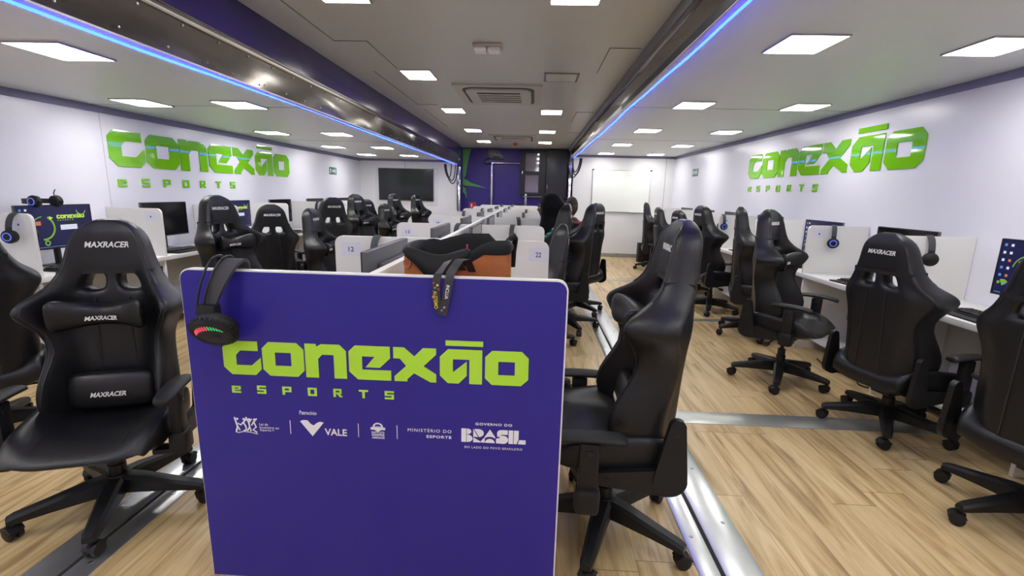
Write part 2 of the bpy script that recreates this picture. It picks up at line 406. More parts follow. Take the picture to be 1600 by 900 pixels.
# trim along the tops of the walls
struct('trim_left', box(XL, XL+.012, YF, YB, ZL-.062, ZL), M['trim'])
struct('trim_right', box(XR-.012, XR, YF, YB, ZR-.058, ZR), M['trim'])
struct('trim_back_left', box(XL+.012, TL-.05, YB-.010, YB, ZL-.05, ZL), M['trim'])
struct('trim_back_right', box(TRX+.05, XR-.012, YB-.010, YB, ZR-.05, ZR), M['trim'])
struct('baseboard_back_right', box(TRX+.05, XR, YB-.012, YB, 0, .09), M['alu_dark'])
struct('baseboard_back_left', box(XL, TL-.05, YB-.012, YB, 0, .09), M['alu_dark'])
# joints of the end walls
struct('trim_1', box(2.93, 2.936, YB-.003, YB, 0.1, ZR-.05), M['ceil_line'])
struct('trim_2', box(-3.0, -2.994, YB-.003, YB, 1.9, ZL-.05), M['trim'])
struct('trim_3', box(XL, XL+.002, 4.402, 4.407, .1, ZL-.06), M['wall_line'])

# fascia of the left wing: purple board, chrome tube, mirror strip, flange, led strip
struct('trim_fascia_left', box(TL-.005, TL+.02, YF, 10.9, 2.19, ZM), M['purple_dark'])
def rough_strip(x0, x1, y0, y1, z0, z1, name, m):
    """long sheet slightly buckled so that what it mirrors looks wavy"""
    n = 90; rng = random.Random(3); v = []; f = []
    for i in range(n+1):
        y = y0+(y1-y0)*i/n
        for k in range(5):
            a = k/4; x = x0+(x1-x0)*a+0.0016*math.sin(y*3.1+a*2.2)+0.0012*math.sin(y*7.7+a*4)
            v.append((x, y, z0+(z1-z0)*a))
    for i in range(n):
        for k in range(4):
            a = i*5+k; f.append((a, a+1, a+6, a+5))
    o = one(name, (v, f), m, smooth=60); o['kind'] = 'structure'
    return o
rough_strip(TL-.012, TL+.004, YF, 10.62, 2.008, 2.178, 'trim_mirror_left', M['mirror'])
struct('trim_mirror_back_left', box(TL-.036, TL-.016, YF, 10.62, 2.005, 2.19), M['beam_dark'])
mb = MB()
mb.add(tube([(TL+.012, YF, 2.183), (TL+.012, 10.62, 2.183)], .014, 10))
mb.add(tube([(TL+.028, YF, 2.196), (TL+.028, 10.62, 2.196)], .008, 8))
mb.build('trim_chrome_left', M['chrome'])['kind'] = 'structure'
struct('trim_flange_left', box(TL-.042, TL+.0, YF, 10.62, 1.996, 2.004), M['flange'])
# right wing
struct('trim_fascia_right', box(TRX-.045, TRX-.02, YF, 10.9, 2.345, ZM), M['beam_grey'])
rough_strip(TRX+.006, TRX-.012, YF, 10.62, 2.232, 2.345, 'trim_mirror_right', M['mirror'])
struct('trim_mirror_back_right', box(TRX+.01, TRX+.028, YF, 10.62, 2.195, 2.40), M['beam_dark'])
struct('trim_edge_right', box(TRX-.024, TRX-.010, YF, 10.62, 2.338, 2.348), M['chrome'])
struct('trim_channel_right', box(TRX-.004, TRX+.012, YF, 4.6, 2.190, 2.231), M['beam_dark'])
struct('trim_channel_edge_right', box(TRX-.004, TRX+.012, 4.6, 10.62, 2.190, 2.231), M['flange'])
struct('trim_flange_right', box(TRX, TRX+.030, YF, 10.62, 2.183, 2.190), M['flange'])

def led(name, x, z, label):
    pts = []; n = 120
    for i in range(n+1):
        y = YF+.05+(10.6-YF-.05)*i/n
        pts.append((x+.004*math.sin(y*2.3)+.003*math.sin(y*5.1), y, z+.004*math.sin(y*1.7+1)))
    o = one(name, tube(pts, .0062, 6), M['led']); tag(o, label, 'light strip', 'led strips under the fascias')
led('led_strip', TL-.052, 1.996, 'glowing blue light strip along the lower edge of the left ceiling beam')
led('led_strip', TRX+.050, 2.184, 'glowing blue light strip along the lower edge of the right ceiling beam')

# screws of the mirror strips: part of the beam they hold
mb = MB()
rng = random.Random(11)
y = 1.2
while y < 10.4:
    for z in (2.03, 2.155):
        mb.add(lathe([(0.0001, 0), (.006, .0), (.005, .004), (.0001, .005)], 8), 0, TR(TL+.004, y+(0.11 if z > 2.1 else 0), z, ry=R(90)))
    y += 0.26
mb.build('trim_screws_left', M['screw'])['kind'] = 'structure'
mb = MB(); y = 2.4
while y < 10.4:
    mb.add(lathe([(0.0001, 0), (.006, .0), (.005, .004), (.0001, .005)], 8), 0, TR(TRX-.006, y, 2.32, ry=R(-90)))
    y += 0.9
mb.build('trim_screws_right', M['screw'])['kind'] = 'structure'

# floor plates
def plates(name, xa, xb, xg, label):
    root = empty(name, (0, 0, 0)); tag(root, label, 'floor plate', 'metal floor plates')
    one('plate', box(xa, xg-.009, YF+.02, 10.9, 0, .004, .0015), M['alu'], root)
    one('plate', box(xg+.009, xb, YF+.02, 10.9, 0, .004, .0015), M['alu'], root)
    one('rubber_joint', box(xg-.009, xg+.009, YF+.02, 10.9, 0, .0022), M['gap'], root)
    first = one('bolt', lathe([(.009, 0), (.008, .002), (.0001, .0025)], 8), M['screw'], root); first.location = (xa+.035, .9, .004); y = .9
    while y < 10.8:
        for x in (xa+.035, xb-.045):
            b = first.copy(); col.objects.link(b); b.parent = root; b.location = (x, y+(.15 if x > xg else .05), .004)
        y += .42
plates('floor_plate', .68, .932, .772, 'long riveted aluminium floor plate along the right aisle')
plates('floor_plate', -1.83, -1.59, -1.692, 'long riveted aluminium floor plate along the left aisle')
for y0, y1, lb in ((2.835, 3.005, 'dull metal strip crossing the right aisle beside the nearest chairs'), (5.42, 5.52, 'thin metal strip crossing the right aisle farther back'), (7.9, 8.02, 'metal strip crossing the right aisle near the whiteboard end')):
    root = empty('cross_strip', (.94, y0, 0)); tag(root, lb, 'floor plate', 'metal floor plates')
    one('plate', box(0, XR-.95, 0, y1-y0, 0, .003, .001), M['alu_dark'], root)
    for i in range(10):
        for yy in (.02, y1-y0-.02): one('bolt', lathe([(.006, 0), (.0001, .0018)], 8), M['screw'], root, TR(.08+i*.21, yy, .003))

# ------------------------------------------------------------------ ceiling lamps
def lamp(x, y, z, label, grp, m, w=.30, l=.33):
    root = empty('ceiling_light', (x, y, z)); tag(root, label, 'light', grp)
    mb = MB(); e = .008
    mb.add(box(-w/2-e, w/2+e, -l/2-e, -l/2, -.010, 0)); mb.add(box(-w/2-e, w/2+e, l/2, l/2+e, -.010, 0))
    mb.add(box(-w/2-e, -w/2, -l/2, l/2, -.010, 0)); mb.add(box(w/2, w/2+e, -l/2, l/2, -.010, 0))
    mb.build('frame', M['lamp_frame'], root, 0)
    one('diffuser', prism(rrect(-w/2, w/2, -l/2, l/2, .02), .004, -.008), m, root, smooth=0)
ORD = ['nearest', 'second', 'third', 'fourth', 'farthest']
for i, y in enumerate((2.63, 4.21, 6.27, 8.14, 9.85)):
    lamp(-2.58, y, ZL, f'square ceiling light over the left aisle, {ORD[i]} of its row', 'lights of the left ceiling', M['lamp'])
for i, y in enumerate((4.19, 6.27, 8.18, 9.80)):
    lamp(-3.44, y, ZL, f'square ceiling light close to the left wall, {["nearest", "second", "third", "farthest"][i]} of its row', 'lights of the left ceiling', M['lamp'])
for i, y in enumerate((2.97, 4.87, 6.75, 8.65, 10.5)):
    lamp(1.50, y, ZR, f'square ceiling light over the right aisle, {ORD[i]} of its row', 'lights of the right ceiling', M['lamp'])
    lamp(2.545, y, ZR, f'square ceiling light close to the right wall, {ORD[i]} of its row', 'lights of the right ceiling', M['lamp'])
for i, y in enumerate((2.62, 4.40, 6.22, 8.15, 9.85)):
    lamp(-1.05, y, ZM, f'ceiling light left of the air conditioners, {ORD[i]} of its row', 'lights of the middle ceiling', M['lamp_mid'], .25, .32)
    if i not in (1,): lamp(.18, y, ZM, f'ceiling light right of the air conditioners, {(ORD[0], "", "second", "third", "farthest")[i]} of its row', 'lights of the middle ceiling', M['lamp_mid'], .25, .32)
# lamps behind the viewer
for x, z in ((-2.58, ZL), (-3.44, ZL), (1.5, ZR), (2.545, ZR)):
    for y in (.75, -1.1):
        lamp(x, y, z, f'square ceiling light in the near part of the room', 'lights of the near room', M['lamp'])
for x in (-1.05, .18):
    for y in (.8, -1.0): lamp(x, y, ZM, 'square ceiling light in the near part of the room', 'lights of the near room', M['lamp_mid'], .25, .32)

# ------------------------------------------------------------------ middle ceiling fittings
def cassette(x, y, label):
    root = empty('air_conditioner', (x, y, ZM)); tag(root, label, 'air conditioner', 'ceiling cassettes')
    w, l = .43, .50
    one('panel', prism(rrect(-w, w, -l, l, .02), .018, -.018), M['ac'], root, smooth=0)
    mb = MB()
    outer = rrect(-w+.075, w-.075, -l+.075, l-.075, .12, 8); inner = rrect(-w+.105, w-.105, -l+.105, l-.105, .10, 8)
    mb.add(tri_prism(outer, .004, [inner]), 0, TR(0, 0, -.022)); mb.build('slot', M['ac_dark'], root, 0)
    one('cover', prism(rrect(-w+.11, w-.11, -l+.11, l-.11, .09, 8), .016, -.036), M['ac'], root, smooth=0)
    g = empty('grille', (0, 0, -.036), 0, root)
    one('grille_backing', box(-.215, .215, -.27, .27, -.003, 0), M['ac_dark'], g)
    for i in range(5):
        one('slat', box(-.215, .215, -.23+i*.105, -.185+i*.105, -.010, -.002, .003), M['ac'], g)
cassette(-.39, 5.22, 'white cassette air conditioner in the middle ceiling, nearer one')
cassette(-.42, 9.15, 'white cassette air conditioner in the middle ceiling, farther one')
root = empty('emergency_light', (-.36, 3.53, ZM)); tag(root, 'small white twin emergency light on the middle ceiling', 'emergency light')
one('base', box(-.10, .10, -.06, .06, -.02, 0, .006), M['ac'], root)
for s in (-1, 1): one('lamp_head', box(s*.048-.042, s*.048+.042, -.045, .045, -.05, -.02, .010), M['white_print'], root)
root = empty('access_hatch', (.20, 4.42, ZM)); tag(root, 'flat grey access hatch in the middle ceiling beside the nearer air conditioner', 'hatch')
mb = MB(); mb.add(tri_prism(rrect(-.15, .15, -.15, .15, .006), .008, [rrect(-.135, .135, -.135, .135, .004)]), 0, TR(0, 0, -.008)); mb.build('hatch_frame', M['ceil_line'], root, 0)
one('hatch_lid', box(-.13, .13, -.13, .13, -.010, 0, .003), M['ceil_mid'], root)
mb = MB(); mb.add(lathe([(.05, 0), (.05, -.03), (.02, -.05), (.0001, -.05)], 14)); 
o = mb.build('smoke_detector', M['sign_red'], None, loc=(-.42, 10.1, ZM)); tag(o, 'small red detector on the ceiling beyond the farther air conditioner', 'detector')
# flat panel joints of the ceilings (thin raised ribs)
mb = MB()
for (xa, ya, xb, yb) in ((-1.42, YF, -1.42, 3.47), (-1.42, 3.47, -1.19, 3.47), (-1.19, 3.47, -1.19, 4.2), (-1.42, 4.3, -1.42, 5.86), (-1.42, 5.86, -1.18, 5.86), (-1.42, 6.2, -1.42, 7.8),
                         (.49, 3.56, .70, 3.56), (.49, 3.56, .49, 4.23), (.49, 6.2, .70, 6.2), (.49, 6.2, .49, 7.1), (-1.65, 2.40, .72, 2.40), (.5, 8.2, .70, 8.2)):
    mb.add(box(min(xa, xb)-.003, max(xa, xb)+.003, min(ya, yb)-.003, max(ya, yb)+.003, ZM-.004, ZM))
mb.build('trim_ceiling_middle', M['ceil_line'], smooth=0)['kind'] = 'structure'
mb = MB()
for y in (4.32, 7.2): mb.add(box(XL, TL-.06, y-.002, y+.002, ZL-.002, ZL))
mb.build('trim_ceiling_left', M['ceil_line'], smooth=0)['kind'] = 'structure'
mb = MB()
for y in (5.05, 7.9): mb.add(box(TRX+.05, XR, y-.002, y+.002, ZR-.002, ZR))
mb.build('trim_ceiling_right', M['ceil_line'], smooth=0)['kind'] = 'structure'

# ------------------------------------------------------------------ wall signs
def wall_sign(name, T, label, m):
    root = empty(name, (0, 0, 0)); tag(root, label, 'sign', 'green wall signs')
    mb = MB()
    for q, (_, x, p, h) in enumerate(LOGO):
        one('tilde' if _ == 'tilde' else 'letter', tri_prism([(x+a, b) for a, b in p], .03, [[(x+a, b) for a, b in k] for k in h]), m, root, T, 0)
    for i, ch in enumerate('eSPORTS'):
        x0 = 0.14+i*0.727; w, hh = 0.26, (0.21 if ch == 'e' else 0.25); mb = MB()
        mb.add(small_geo(ch, x0, w, hh, .03), 0, T)
        mb.build('small_letter', m, root, 0)
SL = 3.36/8.49
# left wall: reading runs along +y; right wall: along -y
MLs = Matrix.Translation((XL+.001, 4.45, 1.575)) @ Matrix(((0, 0, 1, 0), (1, 0, 0, 0), (0, 1, 0, 0), (0, 0, 0, 1))) @ Matrix.Diagonal((SL, .345, .25, 1))
MRs = Matrix.Translation((XR-.001, 7.24, 1.700)) @ Matrix(((0, 0, -1, 0), (-1, 0, 0, 0), (0, 1, 0, 0), (0, 0, 0, 1))) @ Matrix.Diagonal((3.17/8.49, .325, .25, 1))
wall_sign('wall_sign', MLs, 'glossy green lettering sign on the left wall', M['green_acrylic'])
wall_sign('wall_sign', MRs, 'glossy green lettering sign on the right wall', M['green_acrylic'])
def exit_sign(x, y, z, s, label):
    root = empty('exit_sign', (x, y, z), R(-90)*s); tag(root, label, 'sign', 'green exit signs')
    one('plate', box(-.17, .17, -.0, .004, -.07, .07, .002), M['exit_green'], root)
    w = MB()
    w.add(box(-.03, .13, -.0015, 0, -.016, .016)); w.add(prism([(.0, 0), (.06, .05), (.06, -.05)], .0015), 0, TR(-.05, 0, 0, rx=R(90)))
    w.add(box(.06, .13, -.0015, 0, .03, .045)); w.add(box(.06, .13, -.0015, 0, -.045, -.03)); w.add(box(-.14, -.09, -.0015, 0, -.045, .045))
    w.build('pictogram', M['white_print'], root, 0)
exit_sign(XL+.005, 9.54, 1.755, -1, 'small green exit sign on the left wall')
exit_sign(XR-.005, 9.60, 1.89, 1, 'small green exit sign on the right wall')
# ------------------------------------------------------------------ gaming chair (faces +y, origin on the floor under the gas lift)
BP = Vector((0, -.172, .395)); BT = R(3.2)
BMAT = Matrix.Translation(BP) @ Matrix.Rotation(BT, 4, 'X')      # local: x across, y forward of the back plane, z up along the back
ROWS = [(.00,.185,.08),(.05,.225,.15),(.14,.243,.195),(.24,.234,.165),(.34,.217,.100),(.42,.228,.105),(.475,.270,.155),(.515,.294,.185),(.555,.278,.165),
        (.592,.232,.105),(.625,.206,.070),(.660,.186,.048),(.70,.168,.038),(.75,.154,.030),(.80,.142,.022),(.845,.122,.012),(.88,.085,.0),(.900,.035,-.01)]
FR = [0, .15, .46, .66, .84, .96, 1.0]
def sst(a, b, x):
    t = min(1, max(0, (x-a)/(b-a))); return t*t*(3-2*t)
def back_front(f, b, t):
    thin = .045 if t < .62 else .040
    top = 1-sst(.84, .91, t)*.6
    return (thin + b*sst(.50, .86, f))*top if f < .99 else (.015 + b*.62)*top
def back_rear(f, b, t):
    top = 1-sst(.84, .91, t)*.6
    return (-.050 + b*.42*sst(.55, .95, f))*top if f < .99 else (-.012 + b*.50)*top
def backrest_geo():
    cols = [-f for f in FR[:0:-1]] + FR
    n = len(cols); v = []; f = []; nr = len(ROWS)
    for (t, w, b) in ROWS:
        for c in cols: v.append((c*w, back_front(abs(c), b, t), t))
        for c in cols: v.append((c*w, back_rear(abs(c), b, t), t))
    def F(i, j): return i*2*n+j
    def K(i, j): return i*2*n+n+j
    hole = set()
    h0 = n//2
    for i in (9, 10):
        hole.add((i, h0+1)); hole.add((i, h0-2))
    for i in range(nr-1):
        for j in range(n-1):
            if (i, j) in hole: continue
            f.append((F(i, j), F(i, j+1), F(i+1, j+1), F(i+1, j))); f.append((K(i, j+1), K(i, j), K(i+1, j), K(i+1, j+1)))
        f.append((K(i, 0), F(i, 0), F(i+1, 0), K(i+1, 0))); f.append((F(i, n-1), K(i, n-1), K(i+1, n-1), F(i+1, n-1)))
    for j in range(n-1):
        f.append((F(0, j+1), F(0, j), K(0, j), K(0, j+1))); f.append((F(nr-1, j), F(nr-1, j+1), K(nr-1, j+1), K(nr-1, j)))
    for j in (h0+1, h0-2):
        for i in (9, 10):
            f.append((F(i, j), F(i+1, j), K(i+1, j), K(i, j))); f.append((F(i+1, j+1), F(i, j+1), K(i, j+1), K(i+1, j+1)))
        f.append((F(9, j+1), F(9, j), K(9, j), K(9, j+1))); f.append((F(11, j), F(11, j+1), K(11, j+1), K(11, j)))
    return v, f
def pillow_geo(w, hfun, th, tfun, n=9, m=10, y0=0.0, zc=lambda u: 0.0):
    rings = []
    for i in range(n+1):
        u = -1+2*i/n; h = hfun(u); d = th*tfun(u)
        ring = []
        for j in range(m):
            a = 2*math.pi*j/m; ca, sa = math.cos(a), math.sin(a)
            ring.append((u*w, y0+d*abs(ca)**.7*(1 if ca > 0 else -1), zc(u)+h*abs(sa)**.7*(1 if sa > 0 else -1)))
        rings.append(ring)
    return loft(rings)
SEAT_Y = [(-.245,.215,.00),(-.20,.245,.055),(-.10,.262,.075),(0.0,.266,.066),(.10,.266,.050),(.18,.262,.038),(.255,.252,.022),(.305,.235,.008)]
def seat_geo():
    cols = [-1.0,-.96,-.80,-.58,-.30,0,.30,.58,.80,.96,1.0]; n = len(cols); v = []; f = []
    for k, (y, w, b) in enumerate(SEAT_Y):
        ft = sst(.17, .31, y)
        for c in cols:
            a = abs(c); z = .455 + b*sst(.5, .84, a) - .05*ft*ft
            if a > .98: z -= .035
            v.append((c*w, y+(.0 if a < .7 else -.02*ft), z))
        for c in cols:
            a = abs(c); z = .352+.03*sst(.6, 1, a) + .035*ft
            v.append((c*w*.97, y-(.02*ft), z))
    nr = len(SEAT_Y)
    def F(i, j): return i*2*n+j
    def K(i, j): return i*2*n+n+j
    for i in range(nr-1):
        for j in range(n-1):
            f.append((F(i, j), F(i, j+1), F(i+1, j+1), F(i+1, j))); f.append((K(i, j+1), K(i, j), K(i+1, j), K(i+1, j+1)))
        f.append((K(i, 0), F(i, 0), F(i+1, 0), K(i+1, 0))); f.append((F(i, n-1), K(i, n-1), K(i+1, n-1), F(i+1, n-1)))
    for j in range(n-1):
        f.append((F(0, j+1), F(0, j), K(0, j), K(0, j+1))); f.append((F(nr-1, j), F(nr-1, j+1), K(nr-1, j+1), K(nr-1, j)))
    return v, f
def brand(w, h, T): return (lambda g: ([T @ q for q in g[0]], g[1]))(text_fit('MAXRACER', -w/2, w/2, -h/2, h/2, shear=.28, bold=.022, ext=.0016))
FRONT = Matrix.Rotation(R(90), 4, 'X') @ Matrix.Rotation(R(180), 4, 'Y')     # text facing +y

def make_chair():
    root = empty('gaming_chair')
    # backrest
    shell = subsurf(backrest_geo(), 2)
    mb = MB(); mb.add(shell, 0, BMAT)
    bvh = BVHTree.FromPolygons([tuple(q) for q in shell[0]], shell[1])
    def on(p): return bvh.find_nearest(Vector(p))[0]
    def row(t):
        for i in range(len(ROWS)-1):
            if ROWS[i][0] <= t <= ROWS[i+1][0]:
                a = (t-ROWS[i][0])/(ROWS[i+1][0]-ROWS[i][0]); return [ROWS[i][k]*(1-a)+ROWS[i+1][k]*a for k in (1, 2)]
    # stitched lines along the bolsters and round the head part
    for s in (-1, 1):
        for f_, t0, t1 in ((.80, .06, .55), (.93, .04, .56), (.86, .62, .875), (.96, .62, .87)):
            pts = []
            for i in range(13):
                t = t0+(t1-t0)*i/12; w, b = row(t); pts.append(on((s*f_*w, back_front(f_, b, t)+.01, t)))
            mb.add(tube(pts, .0026, 5), 1, BMAT)
        pts = []
        for i in range(9):
            t = .63+.24*i/8; w, b = row(t); pts.append(on((s*.86*w, back_rear(.86, b, t)-.01, t)))
        mb.add(tube(pts, .0026, 5), 1, BMAT)
    # stitched seams on the front and on the back shell
    for s in (-1, 1):
        pf = [(s*(.066+.004*math.sin(i)), .047 if t < .60 else .043, t) for i, t in enumerate([.02,.1,.2,.3,.4,.5,.555])]
        mb.add(tube(pf, .0035, 6), 1, BMAT)
        pr = [(s*(.078-.02*(t/.56)), -.0515, t) for t in (.01,.1,.2,.3,.4,.5,.56)]
        mb.add(tube(pr, .0032, 6), 1, BMAT)
    back = mb.build('backrest', [M['leather'], M['seam']], root, 50)
    tf = BMAT @ Matrix.Translation((0, .0435, .788)) @ FRONT
    one('lettering', brand(.165, .026, tf), M['silver_thread'], back, smooth=0)
    tr_ = BMAT @ Matrix.Translation((0, -.0500, .788)) @ Matrix.Rotation(R(90), 4, 'X')
    one('lettering', brand(.165, .026, tr_), M['silver_thread'], back, smooth=0)
    # elastic band round the neck of the head part
    t, w, b = .672, .1815, .044
    ring = []
    fs = [-1, -.9, -.6, -.3, 0, .3, .6, .9, 1]
    for f_ in fs: ring.append((f_*w*.965, back_front(abs(f_)*.97, b, t)+(.002 if abs(f_) < .95 else -.004), t))
    for f_ in fs[::-1]: ring.append((f_*w*.965, back_rear(abs(f_)*.97, b, t)-(.002 if abs(f_) < .95 else -.004), t))
    vs = [Vector((x, y, z-.011)) for x, y, z in ring]+[Vector((x, y, z+.011)) for x, y, z in ring]; n = len(ring)
    one('neck_strap', (vs, [(i, (i+1) % n, n+(i+1) % n, n+i) for i in range(n)]), M['rubber'], back, BMAT)
    # seat
    mb = MB(); mb.add(subsurf(seat_geo(), 2), 0)
    for s in (-1, 1): mb.add(tube([(s*.150, y, .462-(.05*sst(.17, .29, y)**2)) for y in (-.2,-.1,0,.1,.18,.24)], .003, 6), 1)
    mb.build('seat', [M['leather'], M['seam']], root, 50)
    # neck pillow, butterfly shaped
    g = subsurf(pillow_geo(.172, lambda u: .044+.034*abs(u)**1.5-(.012 if abs(u) > .95 else 0), .044, lambda u: 1-.5*abs(u)**2.6, 12, 10, 0, lambda u: .020*abs(u)**1.6), 1)
    TP = BMAT @ Matrix.Translation((0, .098, .492)) @ Matrix.Rotation(R(-6), 4, 'X')
    # wings of the pillow bend forward with the bolsters
    g = ([Vector((q.x, q.y+.55*abs(q.x)**2/.172*1.0, q.z)) for q in g[0]], g[1])
    pil = one('neck_pillow', g, M['leather'], root, TP, 60)
    g = brand(.115, .019, Matrix.Translation((0, .0455, -.004)) @ FRONT)
    g = ([Vector((q.x, q.y+.55*q.x**2/.172, q.z)) for q in g[0]], g[1])
    one('lettering', g, M['silver_thread'], pil, TP, 0)
    # lumbar cushion
    g = subsurf(pillow_geo(.165, lambda u: .085-.012*abs(u)**3, .045, lambda u: 1-.35*abs(u)**3, 8, 10), 1)
    TL_ = BMAT @ Matrix.Translation((0, .115, .160)) @ Matrix.Rotation(R(4), 4, 'X')
    lum = one('lumbar_pillow', g, M['leather'], root, TL_, 60)
    one('lettering', brand(.13, .021, TL_ @ Matrix.Translation((0, .0475, -.012)) @ FRONT), M['silver_thread'], lum, smooth=0)
    # recline brackets with covers
    for s in (-1, 1):
        mb = MB(); x0 = .262 if s > 0 else -.262-.026
        T = Matrix(((0, 0, 1, 0), (1, 0, 0, 0), (0, 1, 0, 0), (0, 0, 0, 1)))      # (y, z) outline extruded along x
        for q_, c in enumerate((capsule((.06, .372), (-.17, .372), .026, .052), capsule((-.180, .385), (-.190, .59), .060, .028))):
            mb.add(prism(c, .026, x0+s*.006*q_), 0, T)
        for (yy, zz) in ((.04, .372), (-.187, .56)): mb.add(lathe([(.008, 0), (.0001, .003)], 8), 0, TR(x0+(.033 if s > 0 else -.007), yy, zz, ry=R(90)*s))
        mb.build('recline_bracket', M['plastic'], root, 28)
    # armrests
    for s in (-1, 1):
        mb = MB()
        mb.add(box(s*.30-.036, s*.30+.036, .065, .155, .325, .425, .018)); mb.add(box(s*.30-.022, s*.30+.022, .075, .145, .41, .60, .008))
        mb.add(box(min(s*.20, s*.30), max(s*.20, s*.30), .08, .14, .330, .352, .004)); mb.add(box(s*.30-.026*1, s*.30+.026, .095, .125, .55, .575, .004))
        a = mb.build('armrest', M['plastic'], root, 28)
        rings = []
        for (y, w, z) in ((-.125,.030,.660),(-.11,.042,.668),(-.04,.045,.672),(.04,.043,.672),(.10,.042,.668),(.135,.036,.660),(.15,.024,.652)):
            rings.append([(s*.30+w*math.cos(q)*1.0, y+.105, z-.052+.016*math.sin(q)) for q in [2*math.pi*k/10 for k in range(10)]])
        one('arm_pad', subsurf(loft(rings), 1), M['rubber'], a, smooth=60)
    # mechanism and lever
    mb = MB(); mb.add(box(-.11, .11, -.14, .12, .325, .352, .004)); mb.add(box(-.06, .06, -.09, .07, .285, .33, .010))
    mb.build('seat_mechanism', M['metal_black'], root, 28)
    mb = MB(); mb.add(tube([(.05, -.02, .31), (.20, -.02, .305), (.26, -.02, .30)], .006, 6)); mb.add(box(.25, .31, -.038, -.002, .288, .312, .008))
    mb.build('lever', M['plastic'], root, 28)
    # gas lift
    mb = MB(); mb.add(lathe([(.0001, .12), (.034, .12), (.034, .21), (.028, .215), (.028, .262), (.020, .265), (.0001, .265)], 16)); mb.add(lathe([(.0001, .2), (.014, .2), (.014, .33), (.0001, .33)], 12))
    mb.build('gas_lift', M['metal_black'], root, 28)
    # star base and castors
    mb = MB(); mb.add(lathe([(.0001, .085), (.050, .085), (.054, .10), (.054, .145), (.046, .165), (.0001, .165)], 20))
    for k in range(5):
        a = R(72*k)
        rings = []
        for (r_, w, z0, z1) in ((.03,.038,.085,.162),(.10,.035,.086,.156),(.22,.030,.084,.132),(.33,.025,.078,.112),(.352,.020,.076,.103)):
            rings.append([(r_, -w, z0), (r_, w, z0), (r_, w, z1-.012), (r_, w*.62, z1), (r_, -w*.62, z1), (r_, -w, z1-.012)])
        mb.add(loft(rings), 0, Matrix.Rotation(a, 4, 'Z'))
    base = mb.build('star_base', M['plastic'], root, 28)
    cm = MB()
    for s in (-1, 1):
        cm.add(lathe([(.0001, -.011), (.022, -.011), (.029, -.008), (.030, 0), (.029, .008), (.022, .011), (.0001, .011)], 16), 0, TR(-.012, s*.0145, .030, rx=R(90)))
    cm.add(lathe([(.0001, .03), (.009, .03), (.009, .085), (.0001, .085)], 10), 1); cm.add(box(-.028, .016, -.008, .008, .028, .062, .005), 1)
    hood = [(.034*math.cos(q)-.012, .030+.034*math.sin(q)) for q in [R(20+i*16) for i in range(10)]]
    cm.add(prism(hood, .050, -.025), 1, Matrix(((1, 0, 0, 0), (0, 0, -1, 0), (0, 1, 0, 0), (0, 0, 0, 1))))
    cast = cm.build('castor', [M['rubber'], M['plastic']], base, 28)
    rng = random.Random(5)
    for k in range(5):
        c = cast if k == 0 else cast.copy()
        if k: col.objects.link(c); c.parent = base
        a = R(72*k); c.location = (.335*math.cos(a), .335*math.sin(a), 0); c.rotation_euler = (0, 0, rng.uniform(0, 6.28))
    return root
CHAIR = make_chair()
FIXED = ('star_base', 'gas_lift')
def chair(x, y, face, dz, base, label, skip=('lumbar_pillow',), group='gaming chairs', arm=0.0):
    """face: direction the sitter looks to, degrees from +x; base: turn of the star base"""
    c = copy_tree(CHAIR, skip); c.location = (x, y, 0); c.rotation_euler = (0, 0, R(face-90))
    for ch in KIDS[c.name]:
        if stem(ch) in FIXED:
            if stem(ch) == 'star_base': ch.rotation_euler = (0, 0, R(base-(face-90)))
        else: ch.location.z += dz+(arm if stem(ch) == 'armrest' else 0)
    tag(c, label, 'chair', group)
    return c

# ------------------------------------------------------------------ headset: origin at the top of the band, cups hang down along -z, band in the x-z plane
def make_headset():
    root = empty('headset')
    rx, rz = .085, .125
    arc = [(rx*math.cos(R(a)), 0, rz*math.sin(R(a))-rz) for a in range(-8, 189, 14)]
    mb = MB(); w = .019; th = .004
    rings = []
    for i, (x, y, z) in enumerate(arc):
        n = Vector((x/rx, 0, (z+rz)/rz)).normalized()
        rings.append([(x-n.x*th, -w, z-n.z*th), (x-n.x*th, w, z-n.z*th), (x+n.x*th, w, z+n.z*th), (x+n.x*th, -w, z+n.z*th)])
    mb.add(loft(rings)); mb.build('headband', M['strap'], root, 28)
    cups = []
    for s in (-1, 1):
        mb = MB(); T = TR(s*rx, 0, -rz-.035, ry=R(90)*s)
        mb.add(lathe([(.0001, -.028), (.034, -.028), (.044, -.02), (.046, -.004), (.046, .0)], 20), 1, T)
        mb.add(lathe([(.046, 0), (.048, .006), (.044, .016), (.030, .024), (.0001, .026)], 20), 0, T)
        mb.add(box(s*rx-.009, s*rx+.009, -.016, .016, -rz-.01, -rz+.03, .004), 0)
        c = mb.build('ear_cup', [M['plastic'], M['rubber']], root, 28)
        g = loft([circle(r_, 20, z_) for r_, z_ in ((.023, .0235), (.029, .0235), (.029, .0260), (.023, .0268))], loop=True)
        one('light_ring', g, M['led_blue'], c, T)
    return root
HEADSET = make_headset()
HS2 = copy_tree(HEADSET)                                         # the same without lit rings
for c in KIDS[HS2.name]:
    for g in list(KIDS[c.name]): bpy.data.objects.remove(g)
    KIDS[c.name] = []
def headset(x, y, z, rz, label, lit=False, group='headsets', tilt=0.0):
    c = copy_tree(HEADSET if lit else HS2); c.location = (x, y, z); c.rotation_euler = (tilt, 0, R(rz)); tag(c, label, 'headset', group); return c

